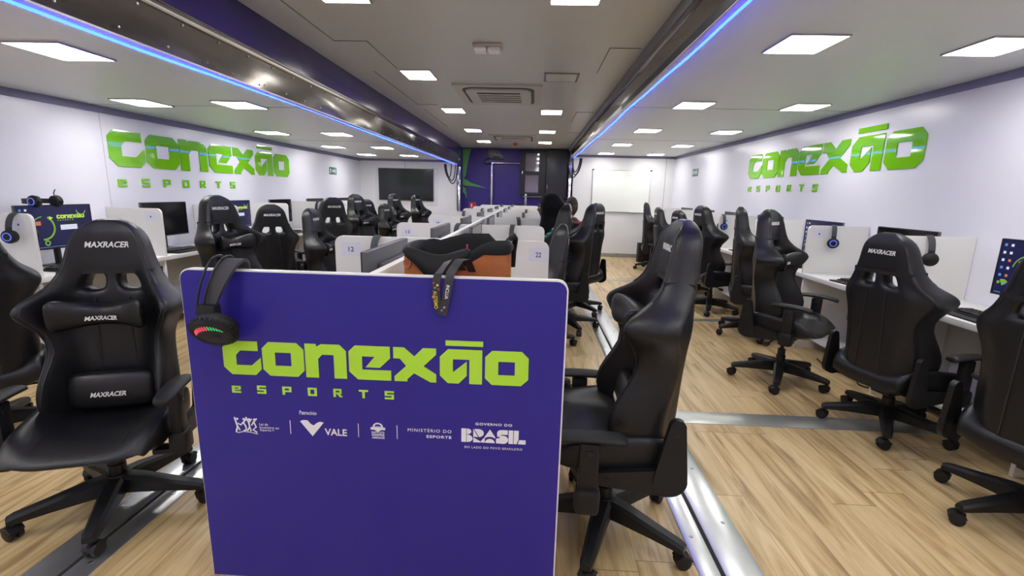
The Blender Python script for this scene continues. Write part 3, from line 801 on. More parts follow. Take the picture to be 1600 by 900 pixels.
# ------------------------------------------------------------------ monitor: faces -y, origin on the desk under the stand
def make_monitor(kind):
    root = empty('monitor')
    w, h, z0 = .60, .345, .135
    mb = MB(); mb.add(box(-w/2, w/2, 0, .022, z0, z0+h, .004)); mb.add(box(-w/2+.12, w/2-.12, .018, .045, z0+.06, z0+h-.06, .012))
    mb.build('housing', M['mon_back'], root, 28)
    mb = MB(); e = .008
    mb.add(tri_prism(rrect(-w/2, w/2, z0, z0+h, .004), .003, [rrect(-w/2+e, w/2-e, z0+e*1.6, z0+h-e, .002)]), 0, Matrix(((1, 0, 0, 0), (0, 0, -1, 0), (0, 1, 0, 0), (0, 0, 0, 1))))
    mb.build('bezel', M['bezel'], root, 0)
    sc = one('screen', box(-w/2+e, w/2-e, -.001, .001, z0+e*1.6, z0+h-e), M['screen_on'] if kind == 'on' else M['screen_off'], root, smooth=0)
    mb = MB(); mb.add(box(-.025, .025, .03, .05, .0, z0+.14, .006)); mb.add(box(-.12, .12, -.06, .10, 0, .010, .004)); mb.build('stand', M['bezel'], root, 28)
    if kind == 'on':
        F = Matrix(((1, 0, 0, 0), (0, 0, -1, -.001), (0, 1, 0, 0), (0, 0, 0, 1)))
        def q(name, mm, *geos):
            m_ = MB()
            for g in geos: m_.add(g, 0, F)
            return m_.build(name, M[mm], sc, 0)
        s = .235/8.49
        lg = ([Vector((p.x*s+.0, p.y*s*1.05+z0+.235, p.z*.02)) for p in _logo[0]], _logo[1])
        m_ = MB(); m_.add(lg, 0, F); m_.add(([Vector((p[0], p[1], p[2])) for p in prism([(-.06, z0+.228), (-.06, z0+.258), (-.03, z0+.243)], .001)[0]], prism([(0, 0), (0, 1), (1, 0)], 1)[1]), 0, F)
        m_.build('wallpaper_logo', M['scr_lime'], sc, 0)
        def arc(cx, cy, r0, r1, a0, a1, n=14):
            p = [(cx+r1*math.cos(R(a0+(a1-a0)*i/n)), cy+r1*math.sin(R(a0+(a1-a0)*i/n))) for i in range(n+1)]
            p += [(cx+r0*math.cos(R(a1-(a1-a0)*i/n)), cy+r0*math.sin(R(a1-(a1-a0)*i/n))) for i in range(n+1)]
            return prism(p, .0008)
        for g_ in (arc(-.12, z0+.17, .085, .098, -95, 60), arc(-.11, z0+.165, .088, .094, 95, 170), arc(-.10, z0+.05, .012, .022, 0, 359), arc(-.24, z0+.06, .0, .04, 40, 120), arc(.21, z0+.30, .035, .042, 180, 350)): q('wallpaper_swirl', 'scr_green', g_)
        ic = [box(-.275+.040*i, -.259+.040*i, z0+.30-.046*k, z0+.316-.046*k, 0, .0008) for i in range(2) for k in range(6)]
        for i in range(12): q('desktop_icon', ('scr_blue', 'scr_white', 'scr_white', 'scr_blue', 'scr_blue', 'scr_green', 'scr_white', 'scr_white', 'scr_red', 'scr_white', 'scr_red', 'scr_blue')[i], ic[i])
        q('open_window', 'scr_white', box(.02, .16, z0+.145, z0+.185, 0, .0008)); q('task_bar', 'scr_blue', box(-.28, .28, z0+.016, z0+.020, 0, .0006)); q('picture_tile', 'scr_red', box(-.17, -.13, z0+.19, z0+.22, 0, .0008))
    return root
MON_ON, MON_OFF = make_monitor('on'), make_monitor('off')
def monitor(x, y, z, rz, label, on=False, group='monitors'):
    c = copy_tree(MON_ON if on else MON_OFF); c.location = (x, y, z); c.rotation_euler = (0, 0, R(rz)); tag(c, label, 'monitor', group); return c

# ------------------------------------------------------------------ keyboard: front edge towards -y
def make_keyboard():
    root = empty('keyboard')
    mb = MB(); mb.add(box(-.225, .225, -.075, .075, 0, .018, .005)); mb.add(box(-.225, .225, -.15, -.076, 0, .012, .006)); mb.build('case', M['plastic'], root, 28)
    for r_ in range(5):
        mb = MB(); n = 15 if r_ else 6
        for i in range(n):
            w = .42/n; x = -.21+w*i; mb.add(box(x+.002, x+w-.002, -.062+r_*.026, -.062+r_*.026+.021, .016, .029, .003, 1))
        mb.build('key_row', M['rubber'], root, 30)
    return root
KEYB = make_keyboard()
def keyboard(x, y, z, rz, label, group='keyboards'):
    c = copy_tree(KEYB); c.location = (x, y, z); c.rotation_euler = (0, 0, R(rz)); tag(c, label, 'keyboard', group); return c
PROTOS = [CHAIR, HEADSET, HS2, MON_ON, MON_OFF, KEYB]
# ------------------------------------------------------------------ desks
SWAP_XZ = Matrix(((1, 0, 0, 0), (0, 0, -1, 0), (0, 1, 0, 0), (0, 0, 0, 1)))      # outline (x, z) extruded towards -y
def divider(x0, x1, y, z0, z1, rx, label, group, card=None, card_x=None, num=None, th=.022, name='desk_divider'):
    """upright board across the desk; rx: which end has the rounded upper corner"""
    root = empty(name, ((x0+x1)/2, y, 0)); tag(root, label, 'desk divider', group)
    cx = (x0+x1)/2; a, b = x0-cx, x1-cx; r = .045
    p = [(a, z0), (b, z0)]
    if rx > 0: p += [(b-r+r*math.cos(R(q)), z1-r+r*math.sin(R(q))) for q in range(0, 91, 15)]+[(a, z1)]
    else: p += [(b, z1)]+[(a+r-r*math.sin(R(q)), z1-r+r*math.cos(R(q))) for q in range(0, 91, 15)]
    one('board', prism(p, th, -th/2), M['laminate'], root, SWAP_XZ, 0)
    if card_x is not None:
        c = one('number_card', box(card_x-cx-.055, card_x-cx+.055, -th/2-.0012, -th/2, z1-.115, z1-.035), M['card'], root, smooth=0)
        if num:
            g = text_fit(num, card_x-cx-.016, card_x-cx+.016, z1-.09, z1-.062, bold=.01, ext=.0008)
            one('number', g, M['ink'], c, Matrix.Translation((0, -th/2-.0012, 0)) @ Matrix.Rotation(R(90), 4, 'X'), 0)
        elif num is not None:
            one('mark', box(card_x-cx-.006, card_x-cx+.006, -th/2-.0018, -th/2-.0012, z1-.085, z1-.070), M['ink'], c, smooth=0)
    return root
def worktop(name, x0, x1, y0, y1, z, label, th=.03):
    o = one(name, box(x0, x1, y0, y1, z-th, z, .003), M['laminate']); tag(o, label, 'desk'); return o
def leg_panel(x0, x1, y, z1, label, group, foot=True):
    o = one('leg_panel', box(x0, x1, y-.012, y+.012, 0, z1, .002), M['laminate']); tag(o, label, 'desk leg', group); return o

# middle row: spine, two tops, dividers
ZC = .70; ZD = 1.15; YE = 10.24; YP = 1.455
o = one('spine_partition', box(-.535, -.505, YP+.026, YE, 0, ZD, .003), M['laminate']); tag(o, 'long white partition running down the centre of the middle desk row', 'partition')
worktop('worktop', -1.10, -.537, YP+.027, YE, ZC, 'white worktop on the left side of the middle desk row')
worktop('worktop', -.503, -.07, YP+.027, YE, ZC, 'white worktop on the right side of the middle desk row')
NTH = ['first', 'second', 'third', 'fourth', 'fifth', 'sixth', 'seventh']
for k in range(7):
    y = 2.70+1.255*k
    num = {0: '12', 1: '13', 2: '14'}.get(k, None)
    lab = {0: 'white divider with number card 12 on the left side of the middle desks', 1: 'white divider with number card 13 on the left side of the middle desks', 2: 'white divider with number card 14 on the left side of the middle desks'}.get(k, f'white divider on the left side of the middle desks, {NTH[k]} from the front')
    divider(-1.15, -.537, y, ZC, ZD, -1, lab, 'dividers of the middle desks', card_x=-1.055 if k < 3 else None, num=num)
    lab = 'white divider with number card 22 behind the orange bag' if k == 0 else f'white divider on the right side of the middle desks, {NTH[k]} from the front'
    divider(-.503, .095, y, ZC, ZD, 1, lab, 'dividers of the middle desks', card_x=.035 if k in (0, 3) else None, num='22' if k == 0 else '')
    leg_panel(-1.06, -.537, y, ZC-.031, f'white leg board under the left middle worktop, {NTH[k]} from the front', 'leg boards of the middle desks')
    leg_panel(-.503, -.02, y, ZC-.031, f'white leg board under the right middle worktop, {NTH[k]} from the front', 'leg boards of the middle desks')
# printed end panel
root = empty('end_panel', (-.52, YP, 0)); tag(root, 'indigo printed end panel with lime lettering at the front of the middle desks', 'panel')
def corner(x0, x1, z0, z1, r):
    return [(x0, z0), (x1, z0)]+[(x1-r+r*math.cos(R(q)), z1-r+r*math.sin(R(q))) for q in range(0, 91, 15)]+[(x0+r-r*math.sin(R(q)), z1-r+r*math.cos(R(q))) for q in range(0, 91, 15)]
one('board', prism(corner(-.622, .638, 0, 1.154, .035), .025, -.025), M['laminate'], root, SWAP_XZ, 0)
one('printed_face', prism(corner(-.620, .633, 0.002, 1.149, .032), .0012, 0), M['panel_blue'], root, SWAP_XZ, 0)
PX = .52
TF = SWAP_XZ @ Matrix.Translation((PX, 0, .0013))                    # panel plane: world x, world z
s = (.0+1.022)/8.49
for _, x, p, h in LOGO:
    one('tilde' if _ == 'tilde' else 'logo_letter', tri_prism([(-1.022+(x+a)*s, .797+b*.118) for a, b in p], .0008, [[(-1.022+(x+a)*s, .797+b*.118) for a, b in q] for q in h]), M['lime'], root, TF, 0)
for i, ch in enumerate('eSPORTS'):
    x0 = 0.16+i*0.727; w, hh = 0.26, (0.21 if ch == 'e' else 0.25); mb = MB()
    mb.add(small_geo(ch, x0, w, hh, .0008), 0, TF @ Matrix.Translation((-1.022, .797, 0)) @ Matrix.Diagonal((s, .118, 1, 1)))
    mb.build('small_letter', M['lime'], root, 0)
def ptext(name, s_, x0, x1, z0, z1, **kw):
    return one(name, text_fit(s_, x0, x1, z0, z1, ext=.0006, **kw), M['white_print'], root, TF, 0)
# sponsor line
mb = MB()
def fig(pts, r): return tube([(x, z, .0006) for x, z in pts], r, 4, flat=.25)
for cx, fl in ((-.995, 1), (-.972, 1), (-.953, 1), (-.935, 1)):
    mb.add(lathe([(.0001, 0), (.0042, 0), (.0042, .0008), (.0001, .0008)], 8), 0, TF @ TR(cx, .634, 0))
mb.add(fig([(-1.004,.640),(-1.000,.622),(-.996,.606),(-1.000,.592),(-1.002,.584)], .0030), 0, TF); mb.add(fig([(-.996,.608),(-.988,.592)], .0025), 0, TF)
mb.add(fig([(-.994,.618),(-.984,.612),(-.974,.622),(-.962,.636)], .0027), 0, TF); mb.add(fig([(-.974,.622),(-.966,.606),(-.966,.594),(-.976,.590)], .0028), 0, TF)
mb.add(fig([(-.964,.642),(-.955,.622),(-.953,.606),(-.962,.591)], .0028), 0, TF); mb.add(fig([(-.955,.622),(-.944,.636)], .0025), 0, TF); mb.add(fig([(-.953,.606),(-.949,.590)], .0026), 0, TF)
mb.add(fig([(-.946,.612),(-.938,.625),(-.926,.638)], .0026), 0, TF); mb.add(fig([(-.937,.625),(-.930,.606),(-.942,.596),(-.928,.586)], .0028), 0, TF)
mb.add(fig([(-.998,.582),(-.975,.588),(-.950,.586),(-.926,.580)], .0014), 0, TF)
mb.build('dancers_emblem', M['white_print'], root, 0)
ptext('sponsor_text', 'Lei de', -.918, -.888, .613, .622); ptext('sponsor_text', 'Incentivo ao', -.918, -.850, .602, .610); ptext('sponsor_text', 'Esporte >', -.917, -.868, .590, .600)
for x in (-.8095, -.5725, -.439): one('rule', box(x-.0012, x+.0012, .587, .637, 0, .0006), M['white_print'], root, TF, 0)
ptext('sponsor_text', 'Patrocínio', -.774, -.715, .661, .675)
one('chevron_emblem', tri_prism([(-.774,.636),(-.762,.641),(-.748,.640),(-.738,.628),(-.728,.622),(-.716,.632),(-.704,.637),(-.692,.634),(-.733,.582)], .0006), M['white_print'], root, TF, 0)
ptext('sponsor_text', 'VALE', -.690, -.613, .588, .613, bold=.02)
mb = MB()
mb.add(tri_prism([(-.505+.018*math.cos(R(a)), .627+.016*math.sin(R(a))) for a in range(0, 181, 15)], .0006, [[(-.505+.012*math.cos(R(a)), .629+.009*math.sin(R(a))) for a in range(0, 181, 20)]]), 0, TF)
mb.add(box(-.530, -.480, .617, .626, 0, .0006), 0, TF); mb.add(prism([(-.517, .617), (-.493, .617), (-.505, .609)], .0006), 0, TF)
for zz, s_ in ((.603, 'INSTITUTO'), (.594, 'SEMPRE'), (.584, 'AMIGOS')): mb.add(text_fit(s_, -.527, -.483, zz, zz+.0075, bold=.02, ext=.0006), 0, TF)
mb.build('handshake_emblem', M['white_print'], root, 0)
ptext('sponsor_text', 'MINISTÉRIO DO', -.402, -.253, .617, .631, spacing=1.2); ptext('sponsor_text', 'ESPORTE', -.338, -.253, .596, .606, bold=.02, spacing=1.15)
ptext('sponsor_text', 'GOVERNO DO', -.172, -.048, .651, .660, bold=.02, spacing=1.15); ptext('sponsor_text', 'DO LADO DO POVO BRASILEIRO', -.208, -.012, .565, .573, spacing=1.15)
def zq(p): return [(-.219+a*.2175, .588+b*.049) for a, b in p]
def arcp(cx, cy, rx, ry, a0, a1, n=8): return [(cx+rx*math.cos(R(a0+(a1-a0)*i/n)), cy+ry*math.sin(R(a0+(a1-a0)*i/n))) for i in range(n+1)]
mb = MB(); e_ = .004
for p in ([(0,0),(.075,0),(.075,1),(0,1)], [(.083,0)]+arcp(.10,.27,.075,.27,-90,90)+[(.083,.54)], [(.083,.58)]+arcp(.09,.79,.065,.21,-90,90)+[(.083,1)],
          [(.185,0),(.185,.36),(.33,0)], [(.185,.40),(.185,1),(.26,.40)], [(.20,1)]+arcp(.265,.70,.085,.30,90,-75)+[(.275,.40)],
          [(.36,.42),(.445,1),(.53,.42)]+arcp(.445,.32,.075,.14,0,180), [(.345,.32),(.365,.38),(.365,.0),(.285,.0)], arcp(.445,0,.075,.30,0,180),
          [(.56,.46)]+arcp(.62,.74,.065,.26,180,90)+[(.72,1),(.72,.66),(.63,.66)], [(.54,0)]+arcp(.655,.28,.075,.30,-90,90)+[(.58,.58),(.60,.40),(.54,.34)],
          [(.735,0),(.805,0),(.805,1),(.735,1)], [(.815,0),(.815,1),(.89,1),(.89,.34),(.86,0)], [(.88,0),(.90,.31),(1,.31),(1,0)]):
    mb.add(tri_prism(zq(p), .0006), 0, TF)
mb.build('sponsor_wordmark', M['white_print'], root, 0)

# side desks
def side(xf, xw, ys, sgn, side_name, cards):
    """xf: front edge of the top, xw: wall"""
    a, b = min(xf, xw), max(xf, xw)
    worktop('worktop', a+(.002 if sgn < 0 else 0), b-(.002 if sgn > 0 else 0), YF+.3, 10.9, .74, f'long white worktop along the {side_name} wall', .04)
    sh = one('foot_shelf', box(min(xf+sgn*.17, xw-sgn*.01), max(xf+sgn*.17, xw-sgn*.01), YF+.3, 10.9, .085, .105, .002), M['laminate']); tag(sh, f'low white shelf board under the {side_name} worktop', 'shelf')
    for i, y in enumerate(ys):
        where = ['beside the viewer', 'nearest in view', 'second in view', 'third in view', 'fourth in view', 'fifth in view', 'sixth in view', 'seventh in view', 'last'][i]
        f = xf+sgn*.01
        divider(min(f, xw-sgn*.004), max(f, xw-sgn*.004), y, .7405, 1.19, -sgn, f'white divider on the {side_name} wall desk, {where}', f'dividers of the {side_name} desks', card_x=f+sgn*.10, num='' if i else None)
        leg_panel(min(xf+sgn*.03, xw-sgn*.004), max(xf+sgn*.03, xw-sgn*.004), y, .699, f'white leg board under the {side_name} worktop, {where}', f'leg boards of the {side_name} desks')
    bk = one('modesty_panel', box(min(xw-sgn*.06, xw-sgn*.075), max(xw-sgn*.06, xw-sgn*.075), YF+.3, 10.9, .30, .699), M['under']); tag(bk, f'grey back board under the {side_name} worktop', 'panel')
side(2.56, XR, [2.39+1.08*k for k in range(8)], 1, 'right', True)
side(-3.50, XL, [2.01+1.165*k for k in range(8)], -1, 'left', True)

PL = ['nearest', 'second', 'third', 'fourth', 'fifth', 'sixth', 'seventh', 'eighth']
for i, y in enumerate((2.74, 3.81, 4.88, 5.98, 7.05, 8.13, 9.20)):
    on = i in (0, 2)
    lb = ['lit monitor with a green swirl wallpaper at the right edge of the view', 'dark monitor behind the black headset on the right desk', 'lit monitor behind the blue lit headset on the right desk'][i] if i < 3 else f'dark monitor on the right wall desk, {PL[i]} along the row'
    monitor(2.89, y, .74, -90, lb, on, 'monitors on the right desk')
    if i < 6: keyboard(2.745, y+(.12 if i < 2 else .18), .74, -90+(6 if i == 1 else -4), f'black keyboard on the right wall desk, {PL[i]} along the row', 'keyboards on the right desk')
for i, y in enumerate((3.62, 4.75, 5.93, 7.02, 8.17, 9.35)):
    on = i in (0, 2)
    lb = {0: 'lit monitor with lime lettering behind the nearest left chair', 1: 'dark monitor on the left wall desk, second along the row', 2: 'lit monitor with lime lettering on the left wall desk, third along the row'}.get(i, f'dark monitor on the left wall desk, {PL[i]} along the row')
    monitor(-3.80, y, .755, 90, lb, on, 'monitors on the left desk')
    if i < 4: keyboard(-3.66, y-.02, .74, 90, f'black keyboard on the left wall desk, {PL[i]} along the row', 'keyboards on the left desk')
for i in range(7):
    y = 2.08+1.25*i
    monitor(-.66, y, ZC, -90, f'monitor with grey back left of the centre partition, {PL[i]} along the row', False, 'monitors of the middle desks')
    if i < 6: monitor(-.42, 3.53+1.22*i, ZC, 90, f'monitor facing right of the centre partition, {PL[i]} beyond the bag', False, 'monitors of the middle desks')

# headsets hanging over the dividers
TOPD = ZD+.005
headset(-.90, 2.70, TOPD, 90, 'black headset hanging over the divider with card 12', tilt=0)
headset(-.62, 3.955, TOPD, 75, 'black headset hanging over the divider with card 13')
headset(-.95, 6.465, TOPD, 90, 'black headset over the fourth left divider of the middle desks')
headset(-.83, 7.72, TOPD, 80, 'black headset over the fifth left divider of the middle desks')
headset(-.17, 3.955, TOPD, 84, 'black headset over the second right divider of the middle desks')
headset(-.17, 5.21, TOPD, 100, 'black headset over the third right divider of the middle desks')
headset(-.14, 6.465, TOPD, 92, 'black headset over the fourth right divider of the middle desks')
headset(-.12, 7.72, TOPD, 86, 'black headset over the fifth right divider of the middle desks')
headset(2.80, 4.55, 1.195, 66, 'blue lit headset over the second divider in view on the right desk', True)
headset(2.80, 3.47, 1.195, 70, 'black headset over the nearest divider in view on the right desk', False)
headset(2.62, 6.71, 1.195, 84, 'headset with a violet ring over a far divider on the right desk', True)
headset(-3.62, 3.175, 1.195, 100, 'headset with a glowing ring over the nearest divider of the left desk', True)
headset(-3.60, 7.835, 1.195, 88, 'black headset over a far divider on the left desk')
# headset lying on top of the lit left monitor
h = headset(-3.80, 3.56, 1.345, 20, 'headset with a small microphone lying on top of the lit left monitor', True)
one('microphone_boom', tube([(.085, 0, -.16), (.12, -.03, -.12), (.14, -.06, -.09), (.17, -.09, -.075)], .004, 6), M['wire'], h)
h.rotation_euler = Matrix(((0, 0, -1), (1, 0, 0), (0, -1, 0))).to_euler(); h.location = (-3.965, 3.56, 1.262)

# ------------------------------------------------------------------ the headset hung over the end panel
root = empty('headset', (-.955, YP+.012, 1.185)); tag(root, 'black headset with red and green light bars hanging over the indigo end panel', 'headset', 'headsets')
def hband(off, rx, rz, dx):
    return [(off-dx*(1-math.sin(R(a))), rx*-math.cos(R(a)), rz*math.sin(R(a))-rz) for a in range(0, 181, 10)]
arc = hband(.0, .075, .150, .055); rings = []
for i, p in enumerate(arc):
    a = R(i*10); n = Vector((0, -math.cos(a), math.sin(a)*.6)).normalized(); w = .019+.010*math.sin(a); p = Vector(p); q = Vector((1, 0, 0))
    rings.append([p-q*w-n*.005, p+q*w-n*.005, p+q*w+n*.005, p-q*w+n*.005])
one('headband', loft(rings), M['strap'], root, smooth=28)
for off in (-.028, -.060): one('steel_hoop', tube(hband(off, .093, .168, .035 if off > -.04 else .022), .0036, 8), M['metal_black'], root, TR(0, 0, .012), 60)
for sgn, nm in ((-1, 'ear_cup'), (1, 'ear_cup')):
    T = TR(-.040, sgn*.080, -.215) @ Matrix.Rotation(R(128 if sgn < 0 else -90), 4, 'X') @ Matrix.Rotation(R(14), 4, 'Z')
    T = T @ Matrix.Diagonal((1.12, .98, 1, 1))
    mb = MB()
    mb.add(lathe([(.0001, -.035), (.045, -.035), (.060, -.028), (.063, -.012), (.060, -.002)], 28), 1, T)
    mb.add(lathe([(.060, -.002), (.066, .0), (.067, .010), (.060, .018), (.050, .021), (.046, .018), (.020, .016), (.0001, .016)], 28), 0, T)
    for k in range(30):
        a = R(k*12); mb.add(box(.064, .069, -.0022, .0022, -.001, .010), 1, T @ Matrix.Rotation(a, 4, 'Z'))
    mb.add(box(-.030, .030, -.018, .018, .03, .085, .006), 1, TR(-.05, sgn*.083, -.215))
    c = mb.build(nm, [M['plastic'], M['rubber']], root, 28)
    if sgn < 0:
        for nm2, mm, rng_ in (('light_bar', 'led_red', range(0, 9)), ('light_bar', 'led_green', range(9, 15))):
            b = MB()
            for k in rng_:
                a = R(163-k*9.6); b.add(box(-.0015, .0015, -.010, .010, .0155, .0190), 0, T @ TR(.050*math.cos(a), .034*math.sin(a), 0) @ Matrix.Rotation(R(-18), 4, 'Z'))
            b.build(nm2, M[mm], c, 0)
        one('emblem', tube([(-.018, -.018, .0165), (0, -.010, .0165), (.018, -.018, .0165)], .003, 6), M['rubber'], c, T)
# ------------------------------------------------------------------ chairs
LUM, NOP = (), ('lumbar_pillow', 'neck_pillow')
G1, G2, G3, G4 = 'gaming chairs left of the middle desks', 'gaming chairs at the left wall desk', 'gaming chairs at the right wall desk', 'gaming chairs right of the middle desks'
chair(-1.80, 1.80, -72, -.03, 8, 'black gaming chair with neck and lumbar pillows left of the indigo end panel', LUM, G1)
chair(-2.47, 3.86, -14, .045, 30, 'black gaming chair facing the viewer, just left of the headset on the end panel', ('lumbar_pillow',), G1)
chair(-1.97, 4.60, 4, -.07, 50, 'low black gaming chair turned sideways behind the end panel, beside card 12', ('lumbar_pillow',), G1)
chair(-2.36, 6.72, -15, .055, 10, 'tall black gaming chair facing the viewer above the divider with card 12', ('lumbar_pillow',), G1)
chair(-2.18, 7.50, -12, -.09, 40, 'low black gaming chair facing the viewer below the left edge of the television', ('lumbar_pillow',), G1)
chair(-2.37, 8.62, -15, .05, 20, 'black gaming chair in front of the left part of the television', ('lumbar_pillow',), G1)
chair(-2.23, 9.72, -15, .04, 60, 'farthest left black gaming chair, in front of the right part of the television', ('lumbar_pillow',), G1)
chair(-2.97, 5.20, 128, -.06, 15, 'black gaming chair seen from behind between the two nearest chairs facing the viewer', NOP, G2)
chair(-2.60, 5.83, 138, .02, 35, 'black gaming chair seen from behind above the left end of card 12', NOP, G2)
chair(-3.15, 8.70, 122, -.05, 0, 'black gaming chair far back at the left wall, only its head part showing', NOP, G2)
chair(-2.95, 2.27, 140, -.02, 44, 'black gaming chair seen from behind at the left edge of the view', NOP, G2)
chair(2.29, 2.90, 15, -.045, 20, 'black gaming chair seen from behind at the right desk, nearest complete one', NOP, G3)
chair(2.00, 3.66, -46, .05, 25, 'black gaming chair with neck pillow turned to the viewer at the right desk', ('lumbar_pillow',), G3)
chair(2.34, 4.95, -20, .045, 48, 'black gaming chair in side view at the right desk, third from the viewer', NOP, G3)
chair(2.27, 5.96, 8, .035, 33, 'black gaming chair turned half away at the right desk, fourth from the viewer', NOP, G3)
chair(2.32, 7.08, 10, -.06, 36, 'low black gaming chair half hidden behind the fourth chair at the right desk', NOP, G3)
chair(2.36, 8.3, 0, -.055, 36, 'black gaming chair at the right desk peeking out behind the big chair in front', NOP, G3)
chair(2.38, 9.3, -10, .01, 36, 'farthest black gaming chair at the right desk, below the whiteboard', NOP, G3)
chair(2.30, 1.99, 18, -.02, 40, 'black gaming chair cut by the right edge of the view', NOP, G3)
chair(.345, 1.822, 178, .045, -37, 'big black gaming chair in side view right of the indigo end panel', LUM, G4, -.075)
chair(-.03, 3.12, 176, -.065, 20, 'low black gaming chair directly behind the divider with card 22', NOP, G4)
chair(.075, 4.30, 172, .045, 2, 'black gaming chair in front of the person with black hair', NOP, G4)
chair(.37, 4.93, 174, .035, 5, 'black gaming chair holding the person in the teal shirt', NOP, G4)
chair(.55, 5.66, 142, .035, 20, 'black gaming chair seen from behind with the bald person on it', NOP, G4)
chair(-.33, 10.82, -90, -.12, 20, 'black gaming chair behind the far end of the middle desks', NOP, 'gaming chairs at the far end')

# ------------------------------------------------------------------ people
def seated(x, y, face, lean, label, shirt, hairkind, dz=0.0, head_turn=0.0, arms=.36, collar=None):
    J = {'pel': (0, .02, .575), 'bel': (0, .02+lean*.25, .70), 'che': (0, .02+lean*.6, .90), 'nek': (0, .03+lean, 1.055), 'hd0': (0, .045+lean, 1.12)}
    rad = {'pel': .125, 'bel': .115, 'che': .125, 'nek': .058, 'hd0': .055}
    E_ = [('pel', 'bel'), ('bel', 'che'), ('che', 'nek'), ('nek', 'hd0')]
    for s, k in ((-1, 'l'), (1, 'r')):
        J.update({'sh'+k: (s*.175, .03+lean*.85, .985), 'el'+k: (s*.225, .17+lean*.8, .78), 'wr'+k: (s*.15, .18+lean*.5+arms*.62, .745), 'pa'+k: (s*.135, .25+lean*.5+arms*.62, .742),
                  'hip'+k: (s*.095, .06, .545), 'kn'+k: (s*.125, .46, .545), 'an'+k: (s*.125, .44, .115), 'to'+k: (s*.135, .58, .055)})
        rad.update({'sh'+k: .062, 'el'+k: .042, 'wr'+k: .027, 'pa'+k: .030, 'hip'+k: .095, 'kn'+k: .062, 'an'+k: .040, 'to'+k: .034})
        E_ += [('che', 'sh'+k), ('sh'+k, 'el'+k), ('el'+k, 'wr'+k), ('wr'+k, 'pa'+k), ('pel', 'hip'+k), ('hip'+k, 'kn'+k), ('kn'+k, 'an'+k), ('an'+k, 'to'+k)]
        for q, (dx, ln) in enumerate(((-.026, .062), (-.009, .075), (.009, .071), (.026, .055))):
            b = Vector(J['pa'+k])
            J[f'f{q}{k}'] = b+Vector((dx, .035, .003)); J[f'g{q}{k}'] = b+Vector((dx*1.2, .035+ln*.55, -.002)); J[f'h{q}{k}'] = b+Vector((dx*1.25, .03+ln*.9, -.018))
            rad.update({f'f{q}{k}': .0095, f'g{q}{k}': .0085, f'h{q}{k}': .007}); E_ += [('pa'+k, f'f{q}{k}'), (f'f{q}{k}', f'g{q}{k}'), (f'g{q}{k}', f'h{q}{k}')]
        b = Vector(J['wr'+k]); J['t0'+k] = b+Vector((-s*.035, .035, .0)); J['t1'+k] = b+Vector((-s*.052, .072, -.006)); rad.update({'t0'+k: .011, 't1'+k: .008}); E_ += [('wr'+k, 't0'+k), ('t0'+k, 't1'+k)]
    def skinned(names, edges, rr, lv=2, root_n=None):
        ix = {n: i for i, n in enumerate(names)}
        me = bpy.data.meshes.new('body'); me.from_pydata([tuple(J[n]) for n in names], [(ix[a], ix[b]) for a, b in edges], [])
        o = bpy.data.objects.new('body', me); col.objects.link(o)
        o.modifiers.new('skin', 'SKIN')
        for n in names:
            sv = me.skin_vertices[0].data[ix[n]]; sv.radius = (rr[n], rr[n]); sv.use_root = (n == root_n)
        s_ = o.modifiers.new('ss', 'SUBSURF'); s_.levels = lv; s_.render_levels = lv
        bake(o); g = ([q.co.copy() for q in o.data.vertices], [tuple(p.vertices) for p in o.data.polygons])
        m_ = o.data; bpy.data.objects.remove(o); bpy.data.meshes.remove(m_); return g
    names = list(J)
    body = MB().add(skinned(names, E_, rad, 2, 'pel'))
    # head: rows of an ellipsoid shaped into skull, brow, nose, mouth and chin
    HC = Vector((0, .075+lean, 1.235)); HT = Matrix.Translation(HC) @ Matrix.Rotation(R(head_turn), 4, 'Z')
    rings = []; nz, na = 22, 28
    for i in range(nz+1):
        v = -1+2*i/nz; ring = []
        rr = math.sqrt(max(0.0, 1-v*v)); rr = max(rr, .02)
        for j in range(na):
            a = 2*math.pi*j/na; cx, sy = math.sin(a), math.cos(a)
            wx = .074*(1-.20*sst(.0, -1, v)); wy = .098
            X, Y, Z = cx*rr*wx, sy*rr*wy, v*.120
            if sy > 0:
                Y -= .010*sst(.1, -.9, v)*0
                Y += .020*math.exp(-((v+.13)/.13)**2)*math.exp(-(cx/.16)**2)          # nose
                Y += .006*math.exp(-((v-.16)/.07)**2)*math.exp(-(cx/.6)**2)           # brow
                Y -= .008*math.exp(-((v-.03)/.07)**2)*math.exp(-((abs(cx)-.42)/.16)**2)  # eye sockets
                Y += .007*math.exp(-((v+.42)/.06)**2)*math.exp(-(cx/.35)**2)          # lips
                Y += .010*math.exp(-((v+.78)/.16)**2)*math.exp(-(cx/.5)**2)           # chin
            else: Y *= 1.02+.08*sst(-.4, .4, v)
            ring.append((X, Y, Z))
        rings.append(ring)
    body.add(loft(rings), 0, HT)
    for s in (-1, 1): body.add(lathe([(.0001, -.004), (.020, -.004), (.026, .0), (.018, .006), (.0001, .003)], 12), 0, HT @ TR(s*.073, -.008, -.008, ry=R(90)*s, rz=R(15)*s, s=(1.25, .8, 1)))
    root = empty('person', (x, y, dz), R(face-90)); tag(root, label, 'person')
    o = body.build('body', M['skin'], root, 60)
    rm = o.modifiers.new('r', 'REMESH'); rm.mode = 'VOXEL'; rm.voxel_size = .0075; rm.use_smooth_shade = True
    sm = o.modifiers.new('s', 'SMOOTH'); sm.factor = .5; sm.iterations = 2
    bake(o)
    for p in o.data.polygons: p.use_smooth = True
    if not o.data.materials: o.data.materials.append(M['skin'])
    for s in (-1, 1): one('eye', lathe([(.0001, -.009), (.006, -.006), (.009, 0), (.006, .006), (.0001, .009)], 12), M['white_print'], o, HT @ TR(s*.029, .081, .004), 60)
